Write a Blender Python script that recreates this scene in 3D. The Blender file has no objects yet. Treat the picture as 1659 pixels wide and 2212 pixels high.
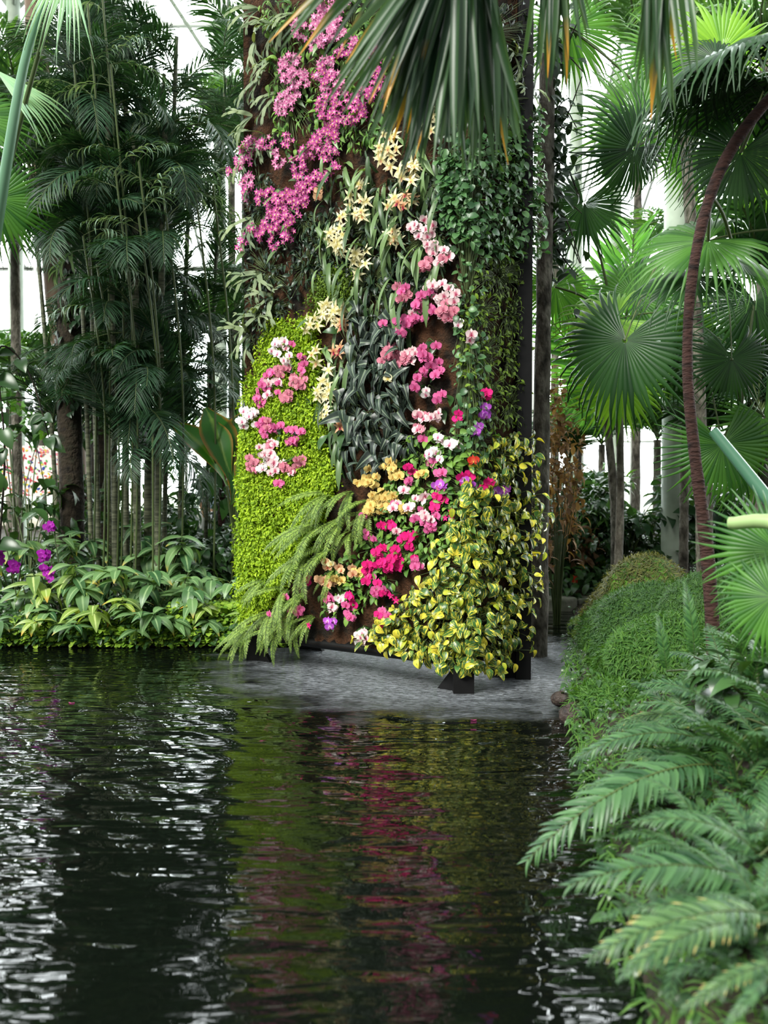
import bpy, math, random
import numpy as np
from mathutils import Vector, Matrix

# ---------------------------------------------------------------- camera
S = bpy.context.scene
C = S.collection
RR = random.Random(11)
rng = np.random.default_rng(11)
PITCH = math.radians(-1.565)
F = 2050.0
CX, CY = 829.5, 1106.0
CAMZ = 1.7
cam_d = bpy.data.cameras.new('camera')
cam = bpy.data.objects.new('camera', cam_d)
C.objects.link(cam)
cam.location = (0, 0, CAMZ)
cam.rotation_euler = (math.radians(90) + PITCH, 0, 0)
cam_d.sensor_fit = 'HORIZONTAL'
cam_d.sensor_width = 36
cam_d.lens = F / 1659 * 36
cam_d.clip_start = 0.05
cam_d.clip_end = 200
cam_d.dof.use_dof = True
cam_d.dof.focus_distance = 8.4
cam_d.dof.aperture_fstop = 2.2
S.camera = cam

# ---------------------------------------------------------------- sky light and exposure
S.view_settings.view_transform = 'Standard'
S.view_settings.look = 'None'
S.view_settings.gamma = 1.0
S.view_settings.exposure = 0.0
S.view_settings.use_curve_mapping = False
SKY_BACK, SKY_FRONT, SKY_TOP = 13.0, 0.85, 1.5
SUN_E = 7.0
w = bpy.data.worlds.new('sky')
S.world = w
w.use_nodes = True
nt = w.node_tree
nt.nodes.clear()
tc = nt.nodes.new('ShaderNodeTexCoord')
sp = nt.nodes.new('ShaderNodeSeparateXYZ')
nt.links.new(tc.outputs['Generated'], sp.inputs[0])
mr = nt.nodes.new('ShaderNodeMapRange')          # the side of the sky beyond the pool is the bright one
mr.inputs['From Min'].default_value = -0.1
mr.inputs['From Max'].default_value = 0.75
mr.inputs['To Min'].default_value = SKY_FRONT
mr.inputs['To Max'].default_value = SKY_BACK
mr.interpolation_type = 'SMOOTHSTEP'
nt.links.new(sp.outputs['Y'], mr.inputs['Value'])
mz = nt.nodes.new('ShaderNodeMapRange')
mz.inputs['From Min'].default_value = 0.55
mz.inputs['From Max'].default_value = 0.9
mz.interpolation_type = 'SMOOTHSTEP'
nt.links.new(sp.outputs['Z'], mz.inputs['Value'])
mx = nt.nodes.new('ShaderNodeMix')
mx.data_type = 'FLOAT'
nt.links.new(mz.outputs[0], mx.inputs['Factor'])
nt.links.new(mr.outputs[0], mx.inputs['A'])
mx.inputs['B'].default_value = SKY_TOP
bg = nt.nodes.new('ShaderNodeBackground')
bg.inputs['Color'].default_value = (0.94, 0.98, 1.0, 1)
nt.links.new(mx.outputs[0], bg.inputs['Strength'])
wo = nt.nodes.new('ShaderNodeOutputWorld')
nt.links.new(bg.outputs[0], wo.inputs[0])
sd = bpy.data.lights.new('sun', 'SUN')
sd.energy = SUN_E
sd.angle = math.radians(25)
sd.color = (1.0, 0.97, 0.9)
sun = bpy.data.objects.new('sun', sd)
C.objects.link(sun)
sun.rotation_euler = Vector((0.42, 0.60, -0.62)).to_track_quat('-Z', 'Y').to_euler()   # soft daylight from over the viewer's left shoulder

S.render.engine = 'CYCLES'
cy = S.cycles
cy.use_denoising = True
cy.max_bounces = 7
cy.diffuse_bounces = 3
cy.glossy_bounces = 3
cy.transmission_bounces = 4
cy.transparent_max_bounces = 10
cy.caustics_reflective = False
cy.caustics_refractive = False
cy.use_adaptive_sampling = True
cy.adaptive_threshold = 0.02
cy.sample_clamp_indirect = 6

# ---------------------------------------------------------------- helpers
cp_, sp_ = math.cos(PITCH), math.sin(PITCH)
def ray(px, py):
    dx = (px - CX) / F; dz = -(py - CY) / F
    return np.array([dx, cp_ - sp_ * dz, sp_ + cp_ * dz])
def P(px, py, Y):
    r = ray(px, py)
    return np.array([0, 0, CAMZ]) + r * (Y / r[1])
def proj(p):
    x, y, z = p[0], p[1], p[2] - CAMZ
    yy = cp_ * y + sp_ * z; zz = -sp_ * y + cp_ * z
    return CX + F * x / yy, CY - F * zz / yy
def lin(c):
    if isinstance(c, str):
        c = [int(c[i:i + 2], 16) for i in (0, 2, 4)]
    return tuple(((v / 255) / 12.92 if v <= 10 else ((v / 255 + .055) / 1.055) ** 2.4) for v in c) + (1,)
def nrm(v):
    v = np.asarray(v, float); n = np.linalg.norm(v)
    return v / n if n > 1e-9 else np.array([0, 0, 1.0])
def frame(d, up=(0, 0, 1), roll=0):
    y = nrm(d); u = np.asarray(up, float); z = u - (u @ y) * y
    if np.linalg.norm(z) < 1e-4: z = np.array([1.0, 0, 0]) - y[0] * y
    z = nrm(z); x = np.cross(y, z)
    if roll:
        c, s = math.cos(roll), math.sin(roll)
        x, z = c * x + s * z, c * z - s * x
    return np.stack([x, y, z], 1)
def mat4(M, t):
    return Matrix([[*M[i], t[i]] for i in range(3)] + [[0, 0, 0, 1]])

class MB:
    """collects polygons and makes ONE mesh object of them; 'lf' = (across, along, tone) per vertex"""
    def __init__(s): s.v = []; s.a = []; s.f = []; s.m = []; s.n = 0
    def add(s, V, Fc, A=None, mat=0):
        V = np.asarray(V, float).reshape(-1, 3)
        if A is None: A = np.zeros((len(V), 3)); A[:, 2] = .5
        s.v.append(V); s.a.append(np.broadcast_to(A, V.shape)); Fc = np.asarray(Fc, int)
        s.f.append(Fc + s.n); s.m.append(np.full(len(Fc), mat)); s.n += len(V)
        return s
    def many(s, T, Ms, Ts, tones, mat=0):
        """copies of template T=(V,F,A) by matrices Ms (N,3,3) and places Ts (N,3)"""
        V, Fc, A = T; Ms = np.asarray(Ms); Ts = np.asarray(Ts); N = len(Ts)
        if N == 0: return s
        VV = (np.einsum('nij,vj->nvi', Ms, V) + Ts[:, None, :]).reshape(-1, 3)
        AA = np.tile(A, (N, 1)).reshape(N, -1, 3).copy(); AA[:, :, 2] = np.asarray(tones)[:, None]
        FF = (Fc[None] + (np.arange(N) * len(V))[:, None, None]).reshape(-1, Fc.shape[1])
        return s.add(VV, FF, AA.reshape(-1, 3), mat)
    def box(s, lo, hi, mat=0):
        x0, y0, z0 = lo; x1, y1, z1 = hi
        V = [(x, y, z) for z in (z0, z1) for y in (y0, y1) for x in (x0, x1)]
        return s.add(V, [(0, 2, 3, 1), (4, 5, 7, 6), (0, 1, 5, 4), (2, 6, 7, 3), (0, 4, 6, 2), (1, 3, 7, 5)], mat=mat)
    def tube(s, pts, rad, seg=8, mat=0, tone=.5, cap=True):
        pts = np.asarray(pts, float); n = len(pts)
        rad = np.full(n, rad) if np.isscalar(rad) else np.asarray(rad, float)
        if len(rad) != n: rad = np.interp(np.linspace(0, 1, n), np.linspace(0, 1, len(rad)), rad)
        t = np.gradient(pts, axis=0); V = []; up = np.array([0.03, 0.9, 0.1])
        for i in range(n):
            Fm = frame(t[i], up); a = np.arange(seg) * 2 * math.pi / seg
            V.append(pts[i] + rad[i] * (np.cos(a)[:, None] * Fm[:, 0] + np.sin(a)[:, None] * Fm[:, 2])); up = Fm[:, 2]
        V = np.concatenate(V); q = []
        for i in range(n - 1):
            for k in range(seg):
                k2 = (k + 1) % seg
                q.append((i * seg + k, i * seg + k2, (i + 1) * seg + k2, (i + 1) * seg + k))
        A = np.zeros((len(V), 3)); A[:, 2] = tone; A[:, 1] = np.repeat(np.linspace(0, 1, n), seg)
        s.add(V, q, A, mat)
        if cap:
            for o in (0, (n - 1) * seg):
                c = V[o:o + seg]; s.add(np.vstack([c, c.mean(0)]), [(k, (k + 1) % seg, seg) for k in range(seg)], mat=mat)
        return s
    def mesh(s, name, mats, smooth=True):
        me = bpy.data.meshes.new(name)
        V = np.concatenate(s.v); me.vertices.add(len(V)); me.vertices.foreach_set('co', V.astype(np.float32).ravel())
        tot = np.concatenate([np.full(len(f), f.shape[1]) for f in s.f]); lp = np.concatenate([f.ravel() for f in s.f])
        me.loops.add(len(lp)); me.loops.foreach_set('vertex_index', lp.astype(np.int32))
        me.polygons.add(len(tot)); st = np.concatenate([[0], np.cumsum(tot)[:-1]])
        me.polygons.foreach_set('loop_start', st.astype(np.int32))
        me.polygons.foreach_set('loop_total', tot.astype(np.int32))
        me.polygons.foreach_set('material_index', np.concatenate(s.m).astype(np.int32))
        me.polygons.foreach_set('use_smooth', np.full(len(tot), smooth))
        at = me.attributes.new('lf', 'FLOAT_VECTOR', 'POINT'); at.data.foreach_set('vector', np.concatenate(s.a).astype(np.float32).ravel())
        me.update(calc_edges=True); me.validate()
        for m in (mats if isinstance(mats, (list, tuple)) else [mats]): me.materials.append(m)
        return me
    def build(s, name, mats, parent=None, loc=None, smooth=True):
        """make the object; loc = its origin (vertices are given in world space)"""
        if loc is not None: s.v = [v - np.asarray(loc) for v in s.v]
        return link(name, s.mesh(name, mats, smooth), parent, None if parent is not None else loc)

def link(name, data, parent=None, loc=None, M=None):
    o = bpy.data.objects.new(name, data); C.objects.link(o)
    if parent is not None: o.parent = parent
    if M is not None: o.matrix_basis = M
    elif loc is not None: o.location = tuple(loc)
    return o
LABELS = []
def tag(o, label, cat, group=None, kind=None):
    o['label'] = label; o['category'] = cat
    if group: o['group'] = group
    if kind: o['kind'] = kind
    LABELS.append(o)
    return o
def struct(o, label=None):
    o['kind'] = 'structure'
    if label: o['label'] = label; o['category'] = o.name.split('.')[0].split('_')[0]
    return o
def thing(name, label, cat, loc, group=None):
    return tag(link(name, None, None, loc), label, cat, group)

# ---------------------------------------------------------------- materials
def newmat(name):
    m = bpy.data.materials.new(name); m.use_nodes = True; n = m.node_tree; n.nodes.clear()
    return m, n, lambda t, **k: _node(n, t, k)
def _node(n, t, k):
    x = n.nodes.new('ShaderNode' + t)
    for a, b in k.items(): setattr(x, a, b)
    return x
def leafmat(name, c1, c2, rib=None, trans=.35, rough=.42, tip=None, tipat=.8, var=None, tgain=1.6, spec=.4, rimc=None):
    """a leaf: tone c1..c2, optional pale midrib, coloured tip, variegation"""
    m, n, N = newmat(name); L = n.links.new
    at = N('Attribute', attribute_name='lf'); se = N('SeparateXYZ'); L(at.outputs['Vector'], se.inputs[0])
    oi = N('ObjectInfo')
    add = N('Math', operation='MULTIPLY_ADD'); L(oi.outputs['Random'], add.inputs[0]); add.inputs[1].default_value = .3; L(se.outputs[2], add.inputs[2])
    sub = N('Math', operation='SUBTRACT', use_clamp=True); L(add.outputs[0], sub.inputs[0]); sub.inputs[1].default_value = .15
    mx = N('MixRGB'); L(sub.outputs[0], mx.inputs[0]); mx.inputs[1].default_value = lin(c1); mx.inputs[2].default_value = lin(c2)
    col = mx.outputs[0]
    if var:                                    # blotches running along the blade
        cm = N('CombineXYZ'); s1 = N('Math', operation='MULTIPLY'); L(se.outputs[0], s1.inputs[0]); s1.inputs[1].default_value = 2.2
        L(s1.outputs[0], cm.inputs[0]); L(se.outputs[1], cm.inputs[1])
        s2 = N('Math', operation='MULTIPLY'); L(se.outputs[2], s2.inputs[0]); s2.inputs[1].default_value = 57; L(s2.outputs[0], cm.inputs[2])
        nz = N('TexNoise'); nz.inputs['Scale'].default_value = 1.6; nz.inputs['Detail'].default_value = 2; L(cm.outputs[0], nz.inputs['Vector'])
        cr = N('ValToRGB'); cr.color_ramp.elements[0].position = var[1] - .04; cr.color_ramp.elements[1].position = var[1] + .04; L(nz.outputs[0], cr.inputs[0])
        m2 = N('MixRGB'); L(cr.outputs[0], m2.inputs[0]); L(col, m2.inputs[1]); m2.inputs[2].default_value = lin(var[0]); col = m2.outputs[0]
    if rib:
        ab = N('Math', operation='ABSOLUTE'); L(se.outputs[0], ab.inputs[0])
        mr = N('MapRange'); L(ab.outputs[0], mr.inputs[0]); mr.inputs[1].default_value = .22; mr.inputs[2].default_value = .04
        m3 = N('MixRGB'); L(mr.outputs[0], m3.inputs[0]); L(col, m3.inputs[1]); m3.inputs[2].default_value = lin(rib); col = m3.outputs[0]
    if rimc:
        ab = N('Math', operation='ABSOLUTE'); L(se.outputs[0], ab.inputs[0])
        mr = N('MapRange'); L(ab.outputs[0], mr.inputs[0]); mr.inputs[1].default_value = .75; mr.inputs[2].default_value = .95
        m5 = N('MixRGB'); L(mr.outputs[0], m5.inputs[0]); L(col, m5.inputs[1]); m5.inputs[2].default_value = lin(rimc); col = m5.outputs[0]
    if tip:
        mr = N('MapRange'); L(se.outputs[1], mr.inputs[0]); mr.inputs[1].default_value = tipat - .12; mr.inputs[2].default_value = tipat + .1
        gt = N('Math', operation='GREATER_THAN'); L(se.outputs[2], gt.inputs[0]); gt.inputs[1].default_value = .72
        mu = N('Math', operation='MULTIPLY'); L(mr.outputs[0], mu.inputs[0]); L(gt.outputs[0], mu.inputs[1])
        m4 = N('MixRGB'); L(mu.outputs[0], m4.inputs[0]); L(col, m4.inputs[1]); m4.inputs[2].default_value = lin(tip); col = m4.outputs[0]
    pb = N('BsdfPrincipled'); L(col, pb.inputs['Base Color']); pb.inputs['Roughness'].default_value = rough; pb.inputs['Specular IOR Level'].default_value = spec
    out = N('OutputMaterial')
    if trans > 0:
        tr = N('BsdfTranslucent'); mg = N('MixRGB', blend_type='MULTIPLY'); mg.inputs[0].default_value = 1; L(col, mg.inputs[1]); mg.inputs[2].default_value = (tgain * 1.05, tgain, tgain * .35, 1); L(mg.outputs[0], tr.inputs[0])
        ms = N('MixShader'); ms.inputs[0].default_value = trans; L(pb.outputs[0], ms.inputs[1]); L(tr.outputs[0], ms.inputs[2]); L(ms.outputs[0], out.inputs[0])
    else: L(pb.outputs[0], out.inputs[0])
    return m
def petalmat(name, edge, centre, c_at=.35, trans=.25, spots=None, vary=.1):
    """petal colour running from the flower's centre (along=0) to its edge (1)"""
    m, n, N = newmat(name); L = n.links.new
    at = N('Attribute', attribute_name='lf'); se = N('SeparateXYZ'); L(at.outputs['Vector'], se.inputs[0])
    mr = N('MapRange'); L(se.outputs[1], mr.inputs[0]); mr.inputs[1].default_value = c_at * .4; mr.inputs[2].default_value = c_at * 1.5
    mx = N('MixRGB'); L(mr.outputs[0], mx.inputs[0]); mx.inputs[1].default_value = lin(centre); mx.inputs[2].default_value = lin(edge); col = mx.outputs[0]
    if spots:
        tx = N('TexCoord'); vo = N('TexVoronoi'); vo.inputs['Scale'].default_value = spots[1]; L(tx.outputs['Object'], vo.inputs['Vector'])
        mp = N('MapRange'); L(vo.outputs['Distance'], mp.inputs[0]); mp.inputs[1].default_value = .38; mp.inputs[2].default_value = .26
        m2 = N('MixRGB'); L(mp.outputs[0], m2.inputs[0]); L(col, m2.inputs[1]); m2.inputs[2].default_value = lin(spots[0]); col = m2.outputs[0]
    hs = N('HueSaturation'); oi = N('ObjectInfo'); mv = N('MapRange'); L(oi.outputs['Random'], mv.inputs[0]); mv.inputs[3].default_value = 1 - vary * 2; mv.inputs[4].default_value = 1 + vary * .5
    L(mv.outputs[0], hs.inputs['Value']); L(col, hs.inputs['Color']); col = hs.outputs[0]
    pb = N('BsdfPrincipled'); L(col, pb.inputs['Base Color']); pb.inputs['Roughness'].default_value = .6; pb.inputs['Specular IOR Level'].default_value = .2
    tr = N('BsdfTranslucent'); L(col, tr.inputs[0]); ms = N('MixShader'); ms.inputs[0].default_value = trans; out = N('OutputMaterial')
    L(pb.outputs[0], ms.inputs[1]); L(tr.outputs[0], ms.inputs[2]); L(ms.outputs[0], out.inputs[0])
    return m
def noisemat(name, cols, scale=8, detail=5, rough=.9, bump=.3, stretch=(1, 1, 1), metal=0, spec=.3, bscale=None):
    m, n, N = newmat(name); L = n.links.new
    tx = N('TexCoord'); mp = N('Mapping'); mp.inputs['Scale'].default_value = stretch; L(tx.outputs['Object'], mp.inputs[0])
    nz = N('TexNoise'); nz.inputs['Scale'].default_value = scale; nz.inputs['Detail'].default_value = detail; L(mp.outputs[0], nz.inputs['Vector'])
    cr = N('ValToRGB'); e = cr.color_ramp.elements; k = len(cols)
    e[0].position = .3; e[0].color = lin(cols[0]); e[1].position = .7; e[1].color = lin(cols[-1])
    for i in range(1, k - 1):
        x = e.new(.3 + .4 * i / (k - 1)); x.color = lin(cols[i])
    L(nz.outputs[0], cr.inputs[0]); pb = N('BsdfPrincipled'); L(cr.outputs[0], pb.inputs['Base Color'])
    pb.inputs['Roughness'].default_value = rough; pb.inputs['Metallic'].default_value = metal; pb.inputs['Specular IOR Level'].default_value = spec
    if bump:
        n2 = N('TexNoise'); n2.inputs['Scale'].default_value = bscale or scale * 3; L(mp.outputs[0], n2.inputs['Vector'])
        bp = N('Bump'); bp.inputs['Strength'].default_value = bump; bp.inputs['Distance'].default_value = .03; L(n2.outputs[0], bp.inputs['Height']); L(bp.outputs[0], pb.inputs['Normal'])
    out = N('OutputMaterial'); L(pb.outputs[0], out.inputs[0])
    return m

# ---------------------------------------------------------------- leaf shapes (unit size, growing along +Y, upper side +Z)
def T_leaf(w=.3, n=6, droop=.25, fold=.12, shape='oval', wave=0, L=1.0):
    t = np.linspace(0, 1, n + 1)
    if shape == 'oval': wd = np.sin(np.pi * np.clip(t, 0.02, .985) ** .8)
    elif shape == 'strap': wd = np.minimum(1, np.minimum((t + .12) * 5, (1.02 - t) * 4)) * (.75 + .25 * np.sin(np.pi * t))
    elif shape == 'heart': wd = np.clip(np.sin(np.pi * (t * .82 + .18)) ** .8, .03, 1) * np.where(t < .04, .55, 1)
    elif shape == 'lance': wd = np.sin(np.pi * np.clip(t, .02, .99) ** .6) ** .9
    elif shape == 'round': wd = np.sqrt(np.clip(1 - (2 * t - 1) ** 2, .02, 1))
    elif shape == 'paddle': wd = np.clip(np.sin(np.pi * np.clip(t, .01, .97) ** 1.5), .08, 1)
    elif shape == 'arrow': wd = np.clip((1 - t) ** .9 * 1.1, .02, 1) * (1 + .25 * np.sin(t * 28))
    V = []; A = []
    ang = droop * 1.6 * t; yy = np.concatenate([[0], np.cumsum(np.cos((ang[1:] + ang[:-1]) / 2) / n)]); zz = -np.concatenate([[0], np.cumsum(np.sin((ang[1:] + ang[:-1]) / 2) / n)])
    for i in range(n + 1):
        h = w / 2 * wd[i]
        for sgn in (-1, 0, 1):
            V.append((sgn * h, yy[i] * L, zz[i] * L + (fold * h * 2 if sgn else 0) + wave * h * math.sin(t[i] * 17 + sgn))); A.append((sgn, t[i], .5))
    q = [(i * 3 + k, i * 3 + k + 1, i * 3 + k + 4, i * 3 + k + 3) for i in range(n) for k in (0, 1)]
    return np.array(V), np.array(q), np.array(A, float)
def place(T, d, up, pos, size, roll=0, sx=1.0):
    return frame(d, up, roll) * size * np.array([sx, 1, 1])[None, :], pos

def M_frond(L=1.0, a0=.9, a1=-.8, n=26, ll=.3, lw=.03, ang=1.0, droop=.5, fold=.2, v=.25, start=.12, rr=.008, seg=3, tipmin=.35, twist=0, jit=.08, mats=None, name='frond', seed=1, grow=.5):
    """pinnate frond growing from the origin along +Y, rising at a0 and ending at a1 radians"""
    r = np.random.default_rng(seed); b = MB(); k = 16; t = np.linspace(0, 1, k + 1)
    a = a0 + (a1 - a0) * t ** 1.1
    y = np.concatenate([[0], np.cumsum(np.cos(a[:-1]) / k)]) * L; z = np.concatenate([[0], np.cumsum(np.sin(a[:-1]) / k)]) * L
    xx = twist * L * t ** 2
    pts = np.stack([xx, y, z], 1); b.tube(pts, [rr, rr * .3], 5, mat=1, tone=.6, cap=False)
    T = T_leaf(lw / ll if ll else .1, seg, droop, fold, 'lance')
    Ms, Ts, tn = [], [], []
    for i in range(n):
        u = start + (1 - start) * (i + .5) / n
        p = np.array([np.interp(u, t, pts[:, j]) for j in range(3)]); al = np.interp(u, t, a)
        tg = np.array([0, math.cos(al), math.sin(al)]); upv = np.array([0, -math.sin(al), math.cos(al)])
        prof = max(tipmin, math.sin(math.pi * min(1, (u - start) / (1 - start) * .8 + .2)) ** grow)
        for sg in (-1, 1):
            q = ang * (1 - .45 * u) + r.normal(0, jit)
            d = np.array([sg, 0, 0]) * math.sin(q) + tg * math.cos(q) + upv * (v + r.normal(0, jit))
            Ms.append(frame(d, upv) * ll * prof * r.uniform(.88, 1.08)); Ts.append(p); tn.append(r.uniform(0, 1))
    b.many(T, Ms, Ts, tn)
    return b.mesh(name, mats)
def M_fan(R=1.0, n=36, arc=2.6, split=.55, sag=.35, cone=.15, pleat=.02, tipdroop=.35, mats=None, petiole=0, pr=.012, seed=1, taper=.8, name='fan', narrow=1.0):
    """palmate leaf: hub at the origin, centre segment along +Y, petiole along -Y"""
    r = np.random.default_rng(seed); b = MB(); rad = np.array([.03, .25, split, split + (1 - split) * .35, split + (1 - split) * .7, 1.0])
    an = np.linspace(-arc, arc, n + 1)
    for i in range(n):
        a0, a1 = an[i], an[i + 1]; am = (a0 + a1) / 2; Ls = R * (1 - .22 * (abs(am) / math.pi) ** 2) * r.uniform(.94, 1.04); td = tipdroop * r.uniform(.6, 1.5); V = []; A = []; tone = r.uniform(0, 1); tw = r.normal(0, .05)
        for j, q in enumerate(rad):
            hw = (a1 - a0) / 2 * (1 if q <= split else max(.06, (1 - ((q - split) / (1 - split)) ** 1.2) * taper * split / q)) * narrow
            g = max(0, q - split) / (1 - split); aa = am + tw * g; zz = -sag * R * q * q * .6 - td * R * (1 - split) * g ** 2 + cone * R * q * abs(math.sin(am / 2)) * .8; rr_ = q * Ls * (1 - .25 * td * g * g)
            for sg in (-1, 0, 1):
                V.append((math.sin(aa + sg * hw) * rr_, math.cos(aa + sg * hw) * rr_, zz + (pleat * R * min(q, split) * (1 if sg == 0 else -1)))); A.append((sg, q, tone))
        m = len(rad); qd = [(j * 3 + k, j * 3 + k + 1, j * 3 + k + 4, j * 3 + k + 3) for j in range(m - 1) for k in (0, 1)]
        b.add(V, qd, np.array(A))
    if petiole:
        t = np.linspace(0, 1, 8)
        b.tube(np.stack([0 * t, -petiole * t, -petiole * .18 * t ** 2], 1), [pr * .7, pr * 1.2], 6, mat=1, tone=.6)
    return b.mesh(name, mats)
def crv(pts, n=20):
    """smooth polyline through pts"""
    pts = np.asarray(pts, float); k = len(pts); t = np.linspace(0, k - 1, n); out = []
    for u in t:
        i = min(int(u), k - 2); f = u - i; p0 = pts[max(i - 1, 0)]; p1 = pts[i]; p2 = pts[i + 1]; p3 = pts[min(i + 2, k - 1)]
        out.append(.5 * (2 * p1 + (p2 - p0) * f + (2 * p0 - 5 * p1 + 4 * p2 - p3) * f * f + (3 * p1 - p0 - 3 * p2 + p3) * f ** 3))
    return np.array(out)
def inpoly(x, y, poly):
    c = False; n = len(poly)
    for i in range(n):
        x1, y1 = poly[i]; x2, y2 = poly[i - 1]
        if (y1 > y) != (y2 > y) and x < (x2 - x1) * (y - y1) / (y2 - y1) + x1: c = not c
    return c
def rdir(spread=1.0): return rng.normal(0, spread, 3)

# ---------------------------------------------------------------- the setting: ground, pool, glasshouse
POOL = [(-15, 10.0), (-0.9, 10.0), (-0.4, 11), (0.3, 13), (2.55, 13), (2.4, 11.5), (1.85, 9.2), (1.45, 7), (1.1, 4.65), (.85, 3), (.75, 1.2), (.3, .9), (-15, .9)]
def pdist(X, Y):
    """signed distance to the pool edge, positive on land"""
    d = np.full(X.shape, 1e9); ins = np.zeros(X.shape, bool); n = len(POOL)
    for i in range(n):
        x1, y1 = POOL[i]; x2, y2 = POOL[i - 1]
        t = np.clip(((X - x1) * (x2 - x1) + (Y - y1) * (y2 - y1)) / ((x2 - x1) ** 2 + (y2 - y1) ** 2), 0, 1)
        d = np.minimum(d, np.hypot(X - x1 - t * (x2 - x1), Y - y1 - t * (y2 - y1)))
        c = ((y1 > Y) != (y2 > Y)) & (X < (x2 - x1) * (Y - y1) / (y2 - y1 + 1e-12) + x1); ins ^= c
    return np.where(ins, -d, d)
def gz(X, Y):
    X = np.asarray(X, float); Y = np.asarray(Y, float); d = pdist(X, Y)
    sm = lambda v: np.clip(v, 0, 1) ** 2 * (3 - 2 * np.clip(v, 0, 1))
    h = np.where(d < 0, -.5 * sm(-d / .25), .13 * sm(d / .12) + .22 * sm(d / 1.5))
    right = sm((X - .8) / .6) * sm((d - .1) / 1.7) * sm((Y - 2.2) / 2) * (1 - .6 * sm((Y - 9) / 3))
    h = h + right * .55
    return h + np.where(d > .1, .04 * np.sin(X * 3.1 + Y) * np.cos(Y * 2.3), 0)
def gzf(x, y): return float(gz(np.array([x]), np.array([y]))[0])

xs = np.arange(-16, 16.01, .16); ys = np.arange(-2, 34.01, .18)
GX, GY = np.meshgrid(xs, ys); GZ = gz(GX, GY)
nx, ny = len(xs), len(ys)
idx = np.arange(nx * ny).reshape(ny, nx)
q = np.stack([idx[:-1, :-1], idx[:-1, 1:], idx[1:, 1:], idx[1:, :-1]], -1).reshape(-1, 4)
soil = noisemat('soil', ['15120b', '2a2116', '1c2312'], 6, 6, .95, .6)
o = MB().add(np.stack([GX, GY, GZ], -1).reshape(-1, 3), q).build('ground', soil); struct(o, 'dark planted soil of the conservatory banks around the pool')
lawn = noisemat('lawn', ['c8cdbb', 'b5bfa0'], .4, 3, .95, 0)
o = MB().add([(-90, 33.5, .1), (90, 33.5, .1), (90, 190, .1), (-90, 190, .1)], [(0, 1, 2, 3)]).build('ground_outside', lawn); struct(o, 'pale open ground outside the glass wall')

# water
m, n, N = newmat('pool_water'); L = n.links.new
tx = N('TexCoord')
def wn(scale, st, detail=2, rot=0):
    mp = N('Mapping'); mp.inputs['Scale'].default_value = st; mp.inputs['Rotation'].default_value = (0, 0, rot); L(tx.outputs['Object'], mp.inputs[0])
    z = N('TexNoise'); z.inputs['Scale'].default_value = scale; z.inputs['Detail'].default_value = detail; z.inputs['Distortion'].default_value = .6; L(mp.outputs[0], z.inputs['Vector']); return z.outputs[0]
def mth(op, a, b=None, c=None, clamp=False):
    x = N('Math', operation=op, use_clamp=clamp)
    for i, v in enumerate((a, b, c)):
        if v is None: continue
        if hasattr(v, 'is_output'): L(v, x.inputs[i])
        else: x.inputs[i].default_value = v
    return x.outputs[0]
ctr = N('VectorMath', operation='DISTANCE'); L(tx.outputs['Object'], ctr.inputs[0]); ctr.inputs[1].default_value = (.55, 9.0, 0); dist = ctr.outputs['Value']
def mrange(v, a, b, c=0, d=1):
    x = N('MapRange'); x.interpolation_type = 'SMOOTHSTEP'; L(v, x.inputs[0])
    for i, k in enumerate((a, b, c, d)): x.inputs[i + 1].default_value = k
    return x.outputs[0]
wob = wn(1.3, (1, 1, 1))
rings = mth('SINE', mth('MULTIPLY_ADD', dist, 21.0, mth('MULTIPLY', wob, 9.0)))      # rings running out from where the water falls
ringf = mth('MULTIPLY', rings, mrange(dist, 1.5, 7.5, .0036, .0006))
big = mth('MULTIPLY', wn(1.5, (1, 2.0, 1), 1), .022)
mid = mth('MULTIPLY', wn(3.4, (1, 3.6, 1), 0.5, .12), .0065)
fine = mth('MULTIPLY', wn(11, (1, 2.4, 1), 0), .0009)
foam = mrange(mth('ADD', dist, mth('MULTIPLY', wn(2.2, (1, 1.6, 1), 3), 1.3)), 3.0, 1.7)
chop = mth('MULTIPLY', mth('MULTIPLY', wn(15, (1, 2.6, 1), 5), foam), .05)
h = mth('ADD', mth('ADD', mth('ADD', ringf, big), mth('ADD', mid, fine)), chop)
bp = N('Bump'); bp.inputs['Strength'].default_value = 1; bp.inputs['Distance'].default_value = 1; L(h, bp.inputs['Height'])
fr = N('ValToRGB'); fr.color_ramp.elements[0].position = .3; fr.color_ramp.elements[1].position = .8; L(wn(16, (1, 3.2, 1), 6, .1), fr.inputs[0])
fm = mth('MULTIPLY', mth('MULTIPLY', fr.outputs[0], foam), .62)
mc = N('MixRGB'); L(fm, mc.inputs[0]); mc.inputs[1].default_value = (.002, .003, .002, 1); mc.inputs[2].default_value = (.62, .67, .74, 1)
pb = N('BsdfPrincipled'); L(mc.outputs[0], pb.inputs['Base Color']); pb.inputs['Roughness'].default_value = .015; pb.inputs['IOR'].default_value = 1.36
L(bp.outputs[0], pb.inputs['Normal']); out = N('OutputMaterial'); L(pb.outputs[0], out.inputs[0])
o = MB().add([(-15, .7, 0), (2.9, .7, 0), (2.9, 13.3, 0), (-15, 13.3, 0)], [(0, 1, 2, 3)]).build('water', m); struct(o, 'dark rippling pool water mirroring the flower tower')

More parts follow.
